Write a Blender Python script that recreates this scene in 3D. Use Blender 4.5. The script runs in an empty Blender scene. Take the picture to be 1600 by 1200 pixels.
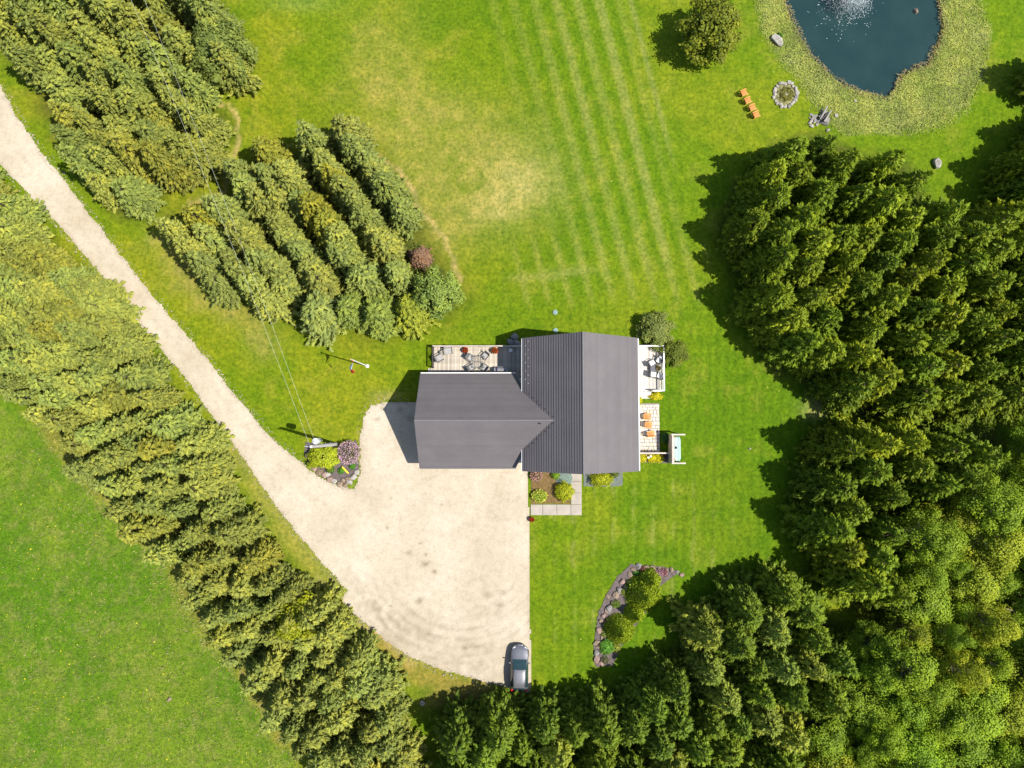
import bpy, math, random
import numpy as np
from mathutils import Vector, Matrix

# ------------------------------------------------------------------ camera, sky, sun, exposure
sc = bpy.context.scene
COL = sc.collection
H, F = 76.6, 1110.0                 # drone height (m), focal length in photo pixels (1600 wide)
NX, NY = 805.0, 668.0               # where the vertical below the drone falls in the photo
_up = np.array([-(NX-800), (NY-600), F]); _up = _up/np.linalg.norm(_up)     # world up in camera axes
_ex = np.array([1., 0, 0]); _ex = _ex-_up*_ex.dot(_up); _ex /= np.linalg.norm(_ex)
_ey = np.cross(_up, _ex)
RW = np.array([_ex, _ey, _up])      # camera axes -> world axes
cam = bpy.data.cameras.new('camera'); camo = bpy.data.objects.new('camera', cam); COL.objects.link(camo)
cam.sensor_width = 36; cam.lens = 36*F/1600; cam.clip_start = 0.5; cam.clip_end = 6000
camo.matrix_world = Matrix.Translation((0, 0, H)) @ Matrix(RW.tolist()).to_4x4()
sc.camera = camo

SUN_EL, SHX, SHY = 57.0, -0.961, 0.277       # shadows fall to -x and a little to +y
el = math.radians(SUN_EL)
to_sun = Vector((-SHX*math.cos(el), -SHY*math.cos(el), math.sin(el))).normalized()
world = bpy.data.worlds.new('World'); sc.world = world; world.use_nodes = True
wn = world.node_tree.nodes; wl = world.node_tree.links
sky = wn.new('ShaderNodeTexSky'); sky.sky_type = 'NISHITA'; sky.sun_disc = False
sky.sun_elevation = el; sky.sun_rotation = math.atan2(to_sun.x, to_sun.y)
sky.altitude = 300; sky.air_density = 1.0; sky.dust_density = 1.0
wl.new(sky.outputs[0], wn['Background'].inputs[0]); wn['Background'].inputs[1].default_value = 0.095
sun = bpy.data.lights.new('sun', 'SUN'); sun.energy = 4.3; sun.angle = math.radians(0.5); sun.color = (1, .955, .88)
suno = bpy.data.objects.new('sun', sun); COL.objects.link(suno)
suno.rotation_euler = (-to_sun).to_track_quat('-Z', 'Y').to_euler(); suno.location = to_sun*150
sc.view_settings.view_transform = 'Standard'; sc.view_settings.look = 'None'
sc.view_settings.exposure = 0.7; sc.view_settings.gamma = 1; sc.view_settings.use_curve_mapping = False
sc.render.engine = 'CYCLES'
sc.cycles.max_bounces = 6; sc.cycles.diffuse_bounces = 3; sc.cycles.transmission_bounces = 4; sc.cycles.transparent_max_bounces = 6

rng = np.random.default_rng(7); random.seed(7)

def P(px, py, z=0.0):
    """photo pixel -> point of the place at height z"""
    d = RW @ np.array([px-800, 600-py, -F]); t = (z-H)/d[2]
    return Vector((d[0]*t, d[1]*t, z))
def unproject(x, y):
    """ground points (arrays) -> photo pixels, to look the survey outlines up"""
    c = np.stack([x, y, np.full_like(x, -H)], -1) @ RW
    return 800+c[..., 0]/-c[..., 2]*F, 600-c[..., 1]/-c[..., 2]*F

# ------------------------------------------------------------------ helpers: nodes and materials
def new_mat(name):
    m = bpy.data.materials.new(name); m.use_nodes = True
    nt = m.node_tree; b = nt.nodes['Principled BSDF']
    return m, nt, b
def noise(nt, scale, detail=3, rough=.55, coord='Object', vec=None):
    n = nt.nodes.new('ShaderNodeTexNoise'); n.inputs['Scale'].default_value = scale
    n.inputs['Detail'].default_value = detail; n.inputs['Roughness'].default_value = rough
    if vec is None:
        tc = nt.nodes.new('ShaderNodeTexCoord'); vec = tc.outputs[coord]
    nt.links.new(vec, n.inputs['Vector'])
    return n
def ramp(nt, fac, stops):
    r = nt.nodes.new('ShaderNodeValToRGB'); nt.links.new(fac, r.inputs[0])
    e = r.color_ramp.elements
    while len(e) < len(stops): e.new(0.5)
    for s, (p, c) in zip(e, stops):
        s.position = p; s.color = (*c, 1) if len(c) == 3 else c
    return r
def mixc(nt, a, b, fac, mode='MIX'):
    m = nt.nodes.new('ShaderNodeMix'); m.data_type = 'RGBA'; m.blend_type = mode
    for s, v in ((m.inputs[0], fac), (m.inputs[6], a), (m.inputs[7], b)):
        if hasattr(v, 'is_linked') or hasattr(v, 'links'): nt.links.new(v, s)
        elif isinstance(v, tuple): s.default_value = (*v, 1)
        else: s.default_value = v
    return m.outputs[2]
def bump(nt, b, h, strength, dist=.05):
    n = nt.nodes.new('ShaderNodeBump'); n.inputs['Strength'].default_value = strength; n.inputs['Distance'].default_value = dist
    nt.links.new(h, n.inputs['Height']); nt.links.new(n.outputs[0], b.inputs['Normal'])
MATS = {}
def mat(name, c, rough=.7, metal=0., var=.18, scale=6., spec=.4, bmp=0.):
    """plain procedural material: base colour with noise variation"""
    if name in MATS: return MATS[name]
    m, nt, b = new_mat(name)
    n = noise(nt, scale, 4)
    lo = tuple(x*(1-var) for x in c); hi = tuple(min(1, x*(1+var)) for x in c)
    r = ramp(nt, n.outputs[0], [(.3, lo), (.7, hi)])
    nt.links.new(r.outputs[0], b.inputs['Base Color'])
    b.inputs['Roughness'].default_value = rough; b.inputs['Metallic'].default_value = metal
    b.inputs['Specular IOR Level'].default_value = spec
    if bmp: bump(nt, b, n.outputs[0], bmp)
    MATS[name] = m
    return m
def leaf_mat(name, trans=.22):
    """foliage: colour of the object, varied clump by clump, thin and a little translucent"""
    m, nt, b = new_mat(name)
    oi = nt.nodes.new('ShaderNodeObjectInfo'); at = nt.nodes.new('ShaderNodeAttribute'); at.attribute_name = 'tone'
    hs = nt.nodes.new('ShaderNodeMix'); hs.data_type = 'RGBA'; hs.blend_type = 'MULTIPLY'; hs.inputs[0].default_value = 1
    r = ramp(nt, at.outputs['Fac'], [(0, (.55, .6, .65)), (.5, (1, 1, 1)), (1, (1.5, 1.36, 1.0))])
    nt.links.new(oi.outputs['Color'], hs.inputs[6]); nt.links.new(r.outputs[0], hs.inputs[7])
    nt.links.new(hs.outputs[2], b.inputs['Base Color'])
    b.inputs['Roughness'].default_value = .65; b.inputs['Specular IOR Level'].default_value = .25
    tr = nt.nodes.new('ShaderNodeBsdfTranslucent'); nt.links.new(hs.outputs[2], tr.inputs[0])
    mx = nt.nodes.new('ShaderNodeMixShader'); mx.inputs[0].default_value = trans
    nt.links.new(b.outputs[0], mx.inputs[1]); nt.links.new(tr.outputs[0], mx.inputs[2])
    nt.links.new(mx.outputs[0], nt.nodes['Material Output'].inputs[0])
    return m
LEAF = leaf_mat('leaves', .22); 

# ------------------------------------------------------------------ helpers: meshes and objects
class MB:
    def __init__(s): s.v = []; s.f = []
    def add(s, vs, fs):
        o = len(s.v); s.v += [tuple(v) for v in vs]; s.f += [tuple(i+o for i in f) for f in fs]; return s
    def box(s, c, d, rz=0., rx=0., ry=0.):
        R = Matrix.Rotation(rz, 3, 'Z') @ Matrix.Rotation(ry, 3, 'Y') @ Matrix.Rotation(rx, 3, 'X'); c = Vector(c)
        vs = [c + R @ Vector((x*d[0]/2, y*d[1]/2, z*d[2]/2)) for z in (-1, 1) for x, y in ((-1, -1), (1, -1), (1, 1), (-1, 1))]
        return s.add(vs, [(3, 2, 1, 0), (4, 5, 6, 7), (0, 1, 5, 4), (1, 2, 6, 5), (2, 3, 7, 6), (3, 0, 4, 7)])
    def tube(s, pts, rad, n=8, cap=True):
        pts = [Vector(p) for p in pts]
        if not hasattr(rad, '__len__'): rad = [rad]*len(pts)
        vs = []; fs = []
        for i, p in enumerate(pts):
            t = (pts[min(i+1, len(pts)-1)]-pts[max(i-1, 0)]).normalized()
            a = t.orthogonal().normalized() if abs(t.z) < .99 else Vector((1, 0, 0)); a = (a-t*a.dot(t)).normalized(); b = t.cross(a)
            for k in range(n):
                q = 2*math.pi*k/n; vs.append(p+(a*math.cos(q)+b*math.sin(q))*rad[i])
        for i in range(len(pts)-1):
            for k in range(n):
                fs.append((i*n+k, i*n+(k+1) % n, (i+1)*n+(k+1) % n, (i+1)*n+k))
        if cap: fs += [tuple(range(n-1, -1, -1)), tuple((len(pts)-1)*n+k for k in range(n))]
        return s.add(vs, fs)
    def lathe(s, c, prof, n=16):
        c = Vector(c); vs = []; fs = []
        for r, z in prof:
            for k in range(n):
                q = 2*math.pi*k/n; vs.append(c+Vector((r*math.cos(q), r*math.sin(q), z)))
        for i in range(len(prof)-1):
            for k in range(n): fs.append((i*n+k, i*n+(k+1) % n, (i+1)*n+(k+1) % n, (i+1)*n+k))
        fs += [tuple(range(n-1, -1, -1)), tuple((len(prof)-1)*n+k for k in range(n))]
        return s.add(vs, fs)
    def prism(s, poly, z0, z1):
        n = len(poly)
        vs = [(x, y, z0) for x, y in poly]+[(x, y, z1) for x, y in poly]
        return s.add(vs, [tuple(range(n-1, -1, -1)), tuple(range(n, 2*n))]+[(i, (i+1) % n, (i+1) % n+n, i+n) for i in range(n)])
    def mesh(s, name, smooth=False):
        me = bpy.data.meshes.new(name); me.from_pydata(s.v, [], s.f); me.update()
        if smooth: me.polygons.foreach_set('use_smooth', [True]*len(me.polygons))
        return me
def put(name, me, m=None, parent=None, loc=None, rot=None, color=None):
    o = bpy.data.objects.new(name, me); COL.objects.link(o)
    if m is not None and me is not None and not me.materials: me.materials.append(m)
    if parent is not None: o.parent = parent
    if loc is not None: o.location = loc
    if rot is not None: o.rotation_euler = rot
    if color is not None: o.color = (*color, 1)
    return o
def obj(name, mb, m, parent=None, smooth=False, bevel=0., **k):
    o = put(name, mb.mesh(name, smooth), m, parent, **k)
    if bevel:
        b = o.modifiers.new('bevel', 'BEVEL'); b.width = bevel; b.segments = 2; b.limit_method = 'ANGLE'
    return o
def tag(o, label, cat, group=None):
    o['label'] = label; o['category'] = cat
    if group: o['group'] = group
    return o
def thing(name, label, cat, loc=(0, 0, 0), rz=0., group=None):
    o = bpy.data.objects.new(name, None); COL.objects.link(o); o.empty_display_size = .2
    o.location = loc; o.rotation_euler = (0, 0, rz)
    return tag(o, label, cat, group)
def struct(o, kind='structure'):
    o['kind'] = kind; return o
def copy_thing(root, loc, rz, label=None, group=None, scale=None):
    def cp(o, par):
        c = o.copy(); COL.objects.link(c); c.parent = par
        for ch in o.children: cp(ch, c)
        return c
    r = cp(root, None); r.location = loc; r.rotation_euler = (0, 0, rz)
    if scale: r.scale = scale
    if label: r['label'] = label
    if group: r['group'] = group
    return r
def arr_mesh(name, v, f, tone=None):
    """mesh from numpy arrays (faces all of one size)"""
    me = bpy.data.meshes.new(name); n, k = f.shape
    me.vertices.add(len(v)); me.vertices.foreach_set('co', np.ascontiguousarray(v, dtype=np.float32).ravel())
    me.loops.add(n*k); me.loops.foreach_set('vertex_index', f.astype(np.int32).ravel())
    me.polygons.add(n); me.polygons.foreach_set('loop_start', np.arange(0, n*k, k, dtype=np.int32))
    me.update(calc_edges=True)
    if tone is not None:
        a = me.attributes.new('tone', 'FLOAT', 'POINT'); a.data.foreach_set('value', tone.astype(np.float32))
    return me
def unit(a): return a/np.maximum(np.linalg.norm(a, axis=-1, keepdims=True), 1e-9)
def blades(base, direc, length, width, tone, bend=.25, r=None, face=None):
    """one kite-shaped leaf or needle spray per row: base point, direction, length, width"""
    r = r or rng; n = len(base)
    d = unit(direc)
    if face is None: side = unit(np.cross(d, r.normal(size=(n, 3))))
    else: d = unit(d-face*(d*face).sum(-1, keepdims=True)*.75); side = unit(np.cross(d, face))
    nrm = np.cross(side, d)
    L = np.broadcast_to(length, (n,))[:, None]; W = np.broadcast_to(width, (n,))[:, None]
    m = base+d*L*.5
    v = np.stack([base, m+side*W*.5-nrm*L*bend*.12, base+d*L-nrm*L*bend*.3, m-side*W*.5-nrm*L*bend*.12], 1).reshape(-1, 3)
    return v, np.arange(4*n).reshape(n, 4), np.repeat(tone, 4)
def join_arr(parts):
    vs, fs, ts = [], [], []; o = 0
    for v, f, t in parts: vs.append(v); fs.append(f+o); ts.append(t); o += len(v)
    return np.concatenate(vs), np.concatenate(fs), np.concatenate(ts)

# value noise for the survey of the ground
def vnoise(x, y, scale, seed, octaves=4):
    out = np.zeros_like(x); amp = 1.; tot = 0.
    for o in range(octaves):
        g = np.random.default_rng(seed*17+o).random((64, 64))
        u = x/scale*2**o; w = y/scale*2**o
        i = np.floor(u).astype(int); j = np.floor(w).astype(int); fu = u-i; fw = w-j
        fu = fu*fu*(3-2*fu); fw = fw*fw*(3-2*fw)
        a = g[i % 64, j % 64]; b = g[(i+1) % 64, j % 64]; c = g[i % 64, (j+1) % 64]; d = g[(i+1) % 64, (j+1) % 64]
        out += amp*((a*(1-fu)+b*fu)*(1-fw)+(c*(1-fu)+d*fu)*fw); tot += amp; amp *= .55
    return out/tot
def sdist(px, py, poly):
    """signed distance to a polygon, negative inside"""
    poly = np.array(poly, float); d = np.full(px.shape, 1e9); ins = np.zeros(px.shape, bool)
    for a, b in zip(poly, np.roll(poly, -1, 0)):
        e = b-a; t = np.clip(((px-a[0])*e[0]+(py-a[1])*e[1])/(e@e+1e-9), 0, 1)
        d = np.minimum(d, np.hypot(px-a[0]-t*e[0], py-a[1]-t*e[1]))
        if a[1] != b[1]:
            c = ((a[1] > py) != (b[1] > py)) & (px < (b[0]-a[0])*(py-a[1])/(b[1]-a[1])+a[0]); ins ^= c
    return np.where(ins, -d, d)
def ldist(px, py, line):
    d = np.full(px.shape, 1e9); line = np.array(line, float)
    for a, b in zip(line[:-1], line[1:]):
        e = b-a; t = np.clip(((px-a[0])*e[0]+(py-a[1])*e[1])/(e@e+1e-9), 0, 1)
        d = np.minimum(d, np.hypot(px-a[0]-t*e[0], py-a[1]-t*e[1]))
    return d
def sstep(a, b, x):
    t = np.clip((x-a)/(b-a), 0, 1); return t*t*(3-2*t)

# ------------------------------------------------------------------ outlines (photo pixels)
POND = [(1228,0),(1238,30),(1252,55),(1268,85),(1292,108),(1315,128),(1345,142),(1388,150),(1400,135),(1408,118),(1425,107),(1450,100),(1457,85),(1466,65),(1473,40),(1471,15),(1466,-10),(1450,-60),(1380,-90),(1290,-80),(1240,-40)]
REEDS = [(1178,-10),(1192,45),(1195,62),(1225,100),(1248,118),(1262,150),(1290,188),(1320,208),(1400,211),(1480,196),(1515,162),(1540,110),(1548,50),(1530,0),(1530,-90),(1400,-140),(1240,-110),(1180,-60)]
DRIVE = [(-60,60),(0,130),(30,185),(60,230),(110,292),(180,385),(240,462),(300,530),(360,605),(420,678),(452,706),(488,735),(520,755),(552,764),(562,736),(561,690),(566,652),(578,633),(600,627),(665,626),(665,700),(826,700),(827,780),(829,900),(830,1000),(831,1085),(800,1078),(740,1062),(690,1048),(645,1030),(602,1003),(562,968),(530,938),(541,922),(505,884),(470,842),(436,800),(400,748),(372,707),(330,650),(282,582),(236,530),(190,472),(140,410),(100,362),(50,312),(0,258),(-60,200)]
HEDGE = [(-60,250),(0,282),(50,340),(110,398),(160,452),(210,515),(240,560),(292,640),(332,702),(362,760),(422,845),(488,915),(545,992),(590,1042),(628,1090),(645,1130),(655,1260),(520,1260),(490,1200),(445,1150),(415,1095),(375,1040),(330,985),(285,920),(255,865),(190,795),(125,735),(60,650),(0,605),(-60,570)]
NWOOD = [(-60,-60),(345,-60),(350,0),(395,95),(380,132),(330,130),(345,165),(375,210),(326,262),(282,290),(226,342),(190,345),(130,292),(82,218),(42,130),(0,95),(-60,40)]
EWOOD = [(1152,300),(1165,268),(1205,218),(1290,208),(1350,235),(1420,250),(1456,315),(1535,330),(1560,265),(1590,225),(1640,205),(1680,180),(1680,640),(1560,655),(1330,652),(1262,615),(1205,572),(1175,510),(1150,450),(1130,395),(1134,335)]
EWOOD2 = [(1270,665),(1420,655),(1560,660),(1570,700),(1500,770),(1420,790),(1400,880),(1415,960),(1340,960),(1262,900),(1258,850),(1255,790),(1262,720)]
SWOOD = [(1200,892),(1250,915),(1330,990),(1330,1080),(1260,1140),(1240,1260),(700,1260),(680,1180),(690,1105),(770,1098),(900,1092),(985,1090),(1042,1030),(1082,962)]
ASPEN = [(1420,790),(1510,765),(1600,690),(1690,660),(1690,1260),(1240,1260),(1260,1140),(1330,1080),(1340,980),(1415,950)]
COPSE = [(250,345),(330,310),(420,240),(480,215),(540,205),(590,235),(640,310),(690,390),(735,460),(700,500),(600,530),(520,525),(400,490),(320,440)]

# ------------------------------------------------------------------ the ground: one sheet, finely divided where the drone looks
def axis(lo, hi, step, far):
    fine = np.arange(lo, hi+step/2, step); ext = np.array([4, 12, 30, 80, 200, 500, 1200, far])
    return np.concatenate([(lo-ext)[::-1], fine, hi+ext])
gx = axis(-66, 66, .27, 2500); gy = axis(-46, 60, .27, 2500)
X, Y = np.meshgrid(gx, gy); ny_, nx_ = X.shape
U, V = unproject(np.clip(X, -80, 80), np.clip(Y, -60, 75))
n1 = vnoise(X+900, Y+900, 9, 1); n2 = vnoise(X+900, Y+900, 2.2, 2); n3 = vnoise(X+900, Y+900, .8, 3, 3); n4 = vnoise(X+900, Y+900, 22, 4)
U2 = U+(n2-.5)*26; V2 = V+(vnoise(X+900, Y+900, 2.0, 9)-.5)*26
def lerp(c, c2, m): return c*(1-m[..., None])+np.array(c2)*m[..., None]
C = np.zeros(X.shape+(3,)); C[:] = (.105, .165, .006)
C = lerp(C, (.165, .19, .012), sstep(.40, .7, n1)*.75)
C = lerp(C, (.066, .135, .004), sstep(.5, .75, n4)*.6)
C = lerp(C, (.20, .205, .03), sstep(.55, .8, n2)*.45)
# mowing: bands of pale clippings over the north lawn
w_ = U-.262*V
band = sstep(-.35, .9, np.cos((w_-768)/33.5*2*math.pi))
zone = sstep(745, 790, w_)*(1-sstep(955, 985, w_))*(1-sstep(380, 470, V2))
strong = .35+.65*np.exp(-((w_-935)/22)**2)+.25*np.exp(-((w_-870)/40)**2)
C = lerp(C, (.21, .215, .075), np.clip(band*zone*strong*(.35+.75*vnoise(X+900, Y*.15+900, 2.5, 14)), 0, .6))
C = lerp(C, (.075, .14, .004), sstep(.55, .95, np.cos((w_-768)/33.5*2*math.pi+2.6))*zone*.6)
z3 = np.exp(-((w_-985)/4)**2)*(1-sstep(170, 300, V)); C = lerp(C, (.22, .22, .09), z3*.6)
z2 = sstep(780, 820, U2)*(1-sstep(1080, 1120, U2))*sstep(355, 395, V2)*(1-sstep(455, 490, V2))
C = lerp(C, (.20, .21, .05), sstep(.2, .9, np.cos((w_-768)/33.5*2*math.pi))*z2*.55)
C = lerp(C, (.23, .23, .08), np.exp(-((V2-432-(U-850)*-.09)/6)**2)*sstep(780, 810, U)*(1-sstep(900, 960, U))*.45)
# faint mowing lines elsewhere
fl = np.cos((U+.03*V)/14.5*2*math.pi)*.5+.5
C *= (1+(fl-.5)*.16*(sstep(820, 860, U)*sstep(420, 520, V)))[..., None]
fl = np.cos((U*.55-V*.83)/12*2*math.pi)*.5+.5
C *= (1+(fl-.5)*.14*(1-sstep(600, 700, U)))[..., None]
zz = sstep(828, 850, U)*sstep(735, 760, V)*(1-sstep(1100, 1200, U))
C = lerp(C, (.19, .205, .06), sstep(.75, 1, np.cos((U2*.7+U*.3)/31*2*math.pi))*zz*sstep(.4, .7, n2)*.6)
# dry, thin grass north of the spruce rows
dry = np.exp(-(((U2-735)/125)**2+((V2-265)/100)**2)**1.5)+.75*np.exp(-(((U2-600)/60)**2+((V2-120)/110)**2))+.7*np.exp(-(((U2-690)/60)**2+((V2-350)/50)**2))+.6*np.exp(-(((U2-660)/90)**2+((V2-190)/60)**2))
C = lerp(C, (.25, .225, .075), np.clip(dry, 0, 1)*(.25+.85*n2)*np.clip(.6+.9*(n3-.3), 0, 1.2))
dry2 = np.exp(-(((U2-810)/50)**2+((V2-290)/42)**2))+.6*np.exp(-(((U2-770)/40)**2+((V2-330)/20)**2))
C = lerp(C, (.40, .33, .17), np.clip(dry2, 0, 1)*(.35+.7*n3)*.7)
ring = np.exp(-((np.hypot(U-732, V-278)-21)/2.5)**2); C = lerp(C, (.13, .17, .02), ring*.6)
fld = np.exp(-(((U-470)/55)**2+((V-5)/14)**2)); C = lerp(C, (.15, .21, .06), fld*.5)
# worn tracks beside the trees
for line, wd, k in (([(585,240),(625,272),(660,330),(690,362),(706,390),(722,440)], 4, .8), ([(315,150),(352,158),(370,190),(374,215),(352,262),(348,300),(300,318)], 4, .75), ([(500,905),(530,938),(562,972),(602,1008),(640,1036)], 7, .9)):
    C = lerp(C, (.42, .32, .2), np.exp(-(ldist(U2, V2, line)/wd)**2)*k*np.clip(n3*1.5, 0, 1))
verge = np.exp(-(ldist(U2, V2, [(250,370),(300,430),(350,480),(395,500),(410,535)])/28)**2)
C = lerp(C, (.25, .22, .09), verge*np.clip(n2*1.4-.2, 0, 1)*.75)
strip = np.exp(-(ldist(U2, V2, [(365,705),(420,790),(470,850),(520,915)])/20)**2); C = lerp(C, (.20, .20, .05), strip*.8)
strip = np.exp(-(ldist(U2, V2, [(590,1010),(640,1045),(700,1065),(790,1085)])/18)**2); C = lerp(C, (.21, .175, .05), strip*.85)
C = lerp(C, (.34, .28, .15), np.exp(-(((U2-1285)/28)**2+((V2-640)/16)**2))*.85)
C = lerp(C, (.26, .23, .1), np.exp(-(((U2-600)/22)**2+((V2-618)/10)**2))*.7)
# hay meadow in the south-west
mead = sstep(0, 24, -sdist(U2, V2, [(-400,560),(0,600),(70,660),(130,735),(195,800),(260,870),(330,985),(415,1095),(445,1150),(480,1200),(500,1260),(500,2000),(-2000,2000),(-2000,400)]))
mc = np.zeros_like(C); mc[:] = (.105, .175, .016)
mc = lerp(mc, (.06, .145, .006), sstep(.38, .62, n1*.5+.5*vnoise(X*.83+Y*.55+900, (Y*.83-X*.55)*.25+900, 4, 19))*.9); mc = lerp(mc, (.2, .19, .08), sstep(.45, .75, n3)*.35)
mc = lerp(mc, (.04, .10, .008), sstep(.55, .8, n2)*.4)
C = C*(1-mead[..., None])+mc*mead[..., None]
medge = np.exp(-(ldist(U2, V2, [(60,650),(130,738),(195,800),(260,870),(300,945),(345,1000),(400,1080),(450,1160)])/14)**2); C = lerp(C, (.25, .21, .07), medge*.55)
# long grass round the pond
reed = sstep(0, 14, -sdist(U2, V2, REEDS))
rc = np.zeros_like(C); rc[:] = (.27, .30, .08); rc = lerp(rc, (.13, .17, .03), sstep(.4, .7, n2)*.8); rc = lerp(rc, (.34, .29, .15), sstep(.55, .8, n3)*.6)
C = C*(1-reed[..., None])+rc*reed[..., None]
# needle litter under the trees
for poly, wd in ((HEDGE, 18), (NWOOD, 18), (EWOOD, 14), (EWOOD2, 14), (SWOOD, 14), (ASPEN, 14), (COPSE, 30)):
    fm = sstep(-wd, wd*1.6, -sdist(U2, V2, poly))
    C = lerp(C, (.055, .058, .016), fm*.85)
C = lerp(C, (.16, .11, .055), np.exp(-(((U2-720)/60)**2+((V2-1095)/22)**2))*.7)
pd = sdist(U, V, POND)*.069
C = lerp(C, (.09, .075, .03), sstep(-.9, .3, -pd)*(1-0*pd))
Z = np.where(pd < .5, -np.clip((.5-pd)*.55, 0, 1.6), 0)
Z = Z+(n2-.5)*.10*sstep(0, 6, np.minimum(reed*20, pd*6))*reed
C *= np.stack([1.10-.14*sstep(700, 1000, U), 1.10-.02*sstep(700, 1000, U), .7+0*U], -1)
idx = np.arange(nx_*ny_).reshape(ny_, nx_)
gf = np.stack([idx[:-1, :-1], idx[:-1, 1:], idx[1:, 1:], idx[1:, :-1]], -1).reshape(-1, 4)
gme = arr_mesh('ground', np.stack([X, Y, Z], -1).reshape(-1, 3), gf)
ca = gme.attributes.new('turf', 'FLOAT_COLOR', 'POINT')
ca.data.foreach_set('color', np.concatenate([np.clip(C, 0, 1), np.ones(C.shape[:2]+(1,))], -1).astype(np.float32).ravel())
gm, nt, b = new_mat('turf')
at = nt.nodes.new('ShaderNodeAttribute'); at.attribute_name = 'turf'
na = noise(nt, 2.6, 6, .7); nb = noise(nt, .7, 5, .65); nc = noise(nt, 9, 3, .7)
r1 = ramp(nt, na.outputs[0], [(.28, (.45, .54, .4)), (.5, (1, 1, 1)), (.74, (1.6, 1.38, 1.6))])
r2 = ramp(nt, nb.outputs[0], [(.3, (.7, .8, .7)), (.7, (1.28, 1.14, 1.2))])
r3 = ramp(nt, nc.outputs[0], [(.3, (.72, .75, .7)), (.7, (1.28, 1.22, 1.3))])
c = mixc(nt, at.outputs['Color'], r1.outputs[0], 1., 'MULTIPLY'); c = mixc(nt, c, r2.outputs[0], 1., 'MULTIPLY'); c = mixc(nt, c, r3.outputs[0], 1., 'MULTIPLY')
vo = nt.nodes.new('ShaderNodeTexVoronoi'); vo.inputs['Scale'].default_value = .62; vo.inputs['Randomness'].default_value = 1
tc = nt.nodes.new('ShaderNodeTexCoord'); nt.links.new(tc.outputs['Object'], vo.inputs['Vector'])
rd = ramp(nt, vo.outputs['Distance'], [(.035, (1, 1, 1)), (.06, (0, 0, 0))])           # dandelion heads
nd = noise(nt, .12, 2); rdn = ramp(nt, nd.outputs[0], [(.45, (0, 0, 0)), (.6, (.7, .7, .7))])
fd = mixc(nt, rd.outputs[0], rdn.outputs[0], 1., 'MULTIPLY')
c = mixc(nt, c, (.5, .45, .08), fd)
nt.links.new(c, b.inputs['Base Color']); b.inputs['Roughness'].default_value = .9; b.inputs['Specular IOR Level'].default_value = .1
bump(nt, b, na.outputs[0], .5, .12)
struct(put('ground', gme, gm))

# ------------------------------------------------------------------ gravel drive
def dense_poly(poly, step, jit, seed):
    r = np.random.default_rng(seed); out = []
    for a, b_ in zip(poly, poly[1:]+poly[:1]):
        a = np.array(a, float); b_ = np.array(b_, float); n = max(1, int(np.linalg.norm(b_-a)/step))
        for k in range(n): out.append(a+(b_-a)*k/n+r.normal(size=2)*jit)
    return out
dp = [P(*q) for q in dense_poly(DRIVE, 5, 1.1, 3)]
m_, nt, b = new_mat('gravel')
na = noise(nt, .16, 5, .6); nb = noise(nt, 1.6, 6, .7); nc = noise(nt, 7, 4, .75)
r1 = ramp(nt, na.outputs[0], [(.36, (.44, .37, .27)), (.5, (.485, .418, .315)), (.66, (.53, .468, .368))])
r2 = ramp(nt, nb.outputs[0], [(.3, (.87, .85, .83)), (.5, (1, 1, 1)), (.7, (1.06, 1.06, 1.07))])
r3 = ramp(nt, nc.outputs[0], [(.28, (.84, .82, .8)), (.6, (1.04, 1.05, 1.05))])
c = mixc(nt, r1.outputs[0], r2.outputs[0], 1., 'MULTIPLY'); c = mixc(nt, c, r3.outputs[0], 1., 'MULTIPLY')
at = nt.nodes.new('ShaderNodeAttribute'); at.attribute_name = 'soil'
c = mixc(nt, c, (.22, .17, .11), at.outputs['Fac'])
nt.links.new(c, b.inputs['Base Color']); b.inputs['Roughness'].default_value = .95; b.inputs['Specular IOR Level'].default_value = .15
bump(nt, b, nc.outputs[0], .5, .04)
GRAVEL = m_
# the drive is gridded too, so that wheel-worn soil can follow the turning circle
dxs = np.arange(-66, 4.0, .16); dys = np.arange(-32, 46, .16); DX, DY = np.meshgrid(dxs, dys)
DU, DV = unproject(DX, DY); nn = vnoise(DX+300, DY+300, 1.3, 21); nn2 = vnoise(DX+300, DY+300, .6, 22, 3); nn3 = vnoise(DX+300, DY+300, 5, 23)
jt = 1-.85*sstep(770, 815, DU); sd = sdist(DU+(nn2-.5)*6*jt, DV+(nn-.5)*4*jt, DRIVE)
soil = np.zeros_like(DX)
for line, wd, k in (([(545,905),(590,955),(640,985),(700,1005),(760,1012)], 10, .75), ([(560,940),(610,990),(680,1025),(760,1048),(800,1055)], 11, .6), ([(575,900),(620,950),(680,975),(740,965),(790,930)], 6, .35),
                    ([(640,960),(700,985),(760,985)], 5, .4), ([(740,905),(790,935),(775,960)], 9, .5), ([(540,880),(580,935),(640,970)], 5, .5),
                    ([(0,195),(60,277),(150,390),(240,500),(330,602),(400,690),(470,760),(540,810)], 4, .3), ([(0,165),(65,250),(155,363),(245,474),(340,580),(420,670)], 3, .16), ([(0,225),(55,303),(145,417),(235,525),(320,625),(390,715),(450,790)], 3, .16), ([(550,760),(575,770)], 8, .55), ([(655,782),(690,788),(715,790)], 7, .35), ([(566,690),(575,745)], 9, .4), ([(815,860),(822,920)], 7, -.3)):
    soil += np.exp(-(ldist(DU+(nn-.5)*14, DV+(nn2-.5)*14, line)/wd)**2)*k*np.clip(nn2*2-.45, 0, 1.)*.5
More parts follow.
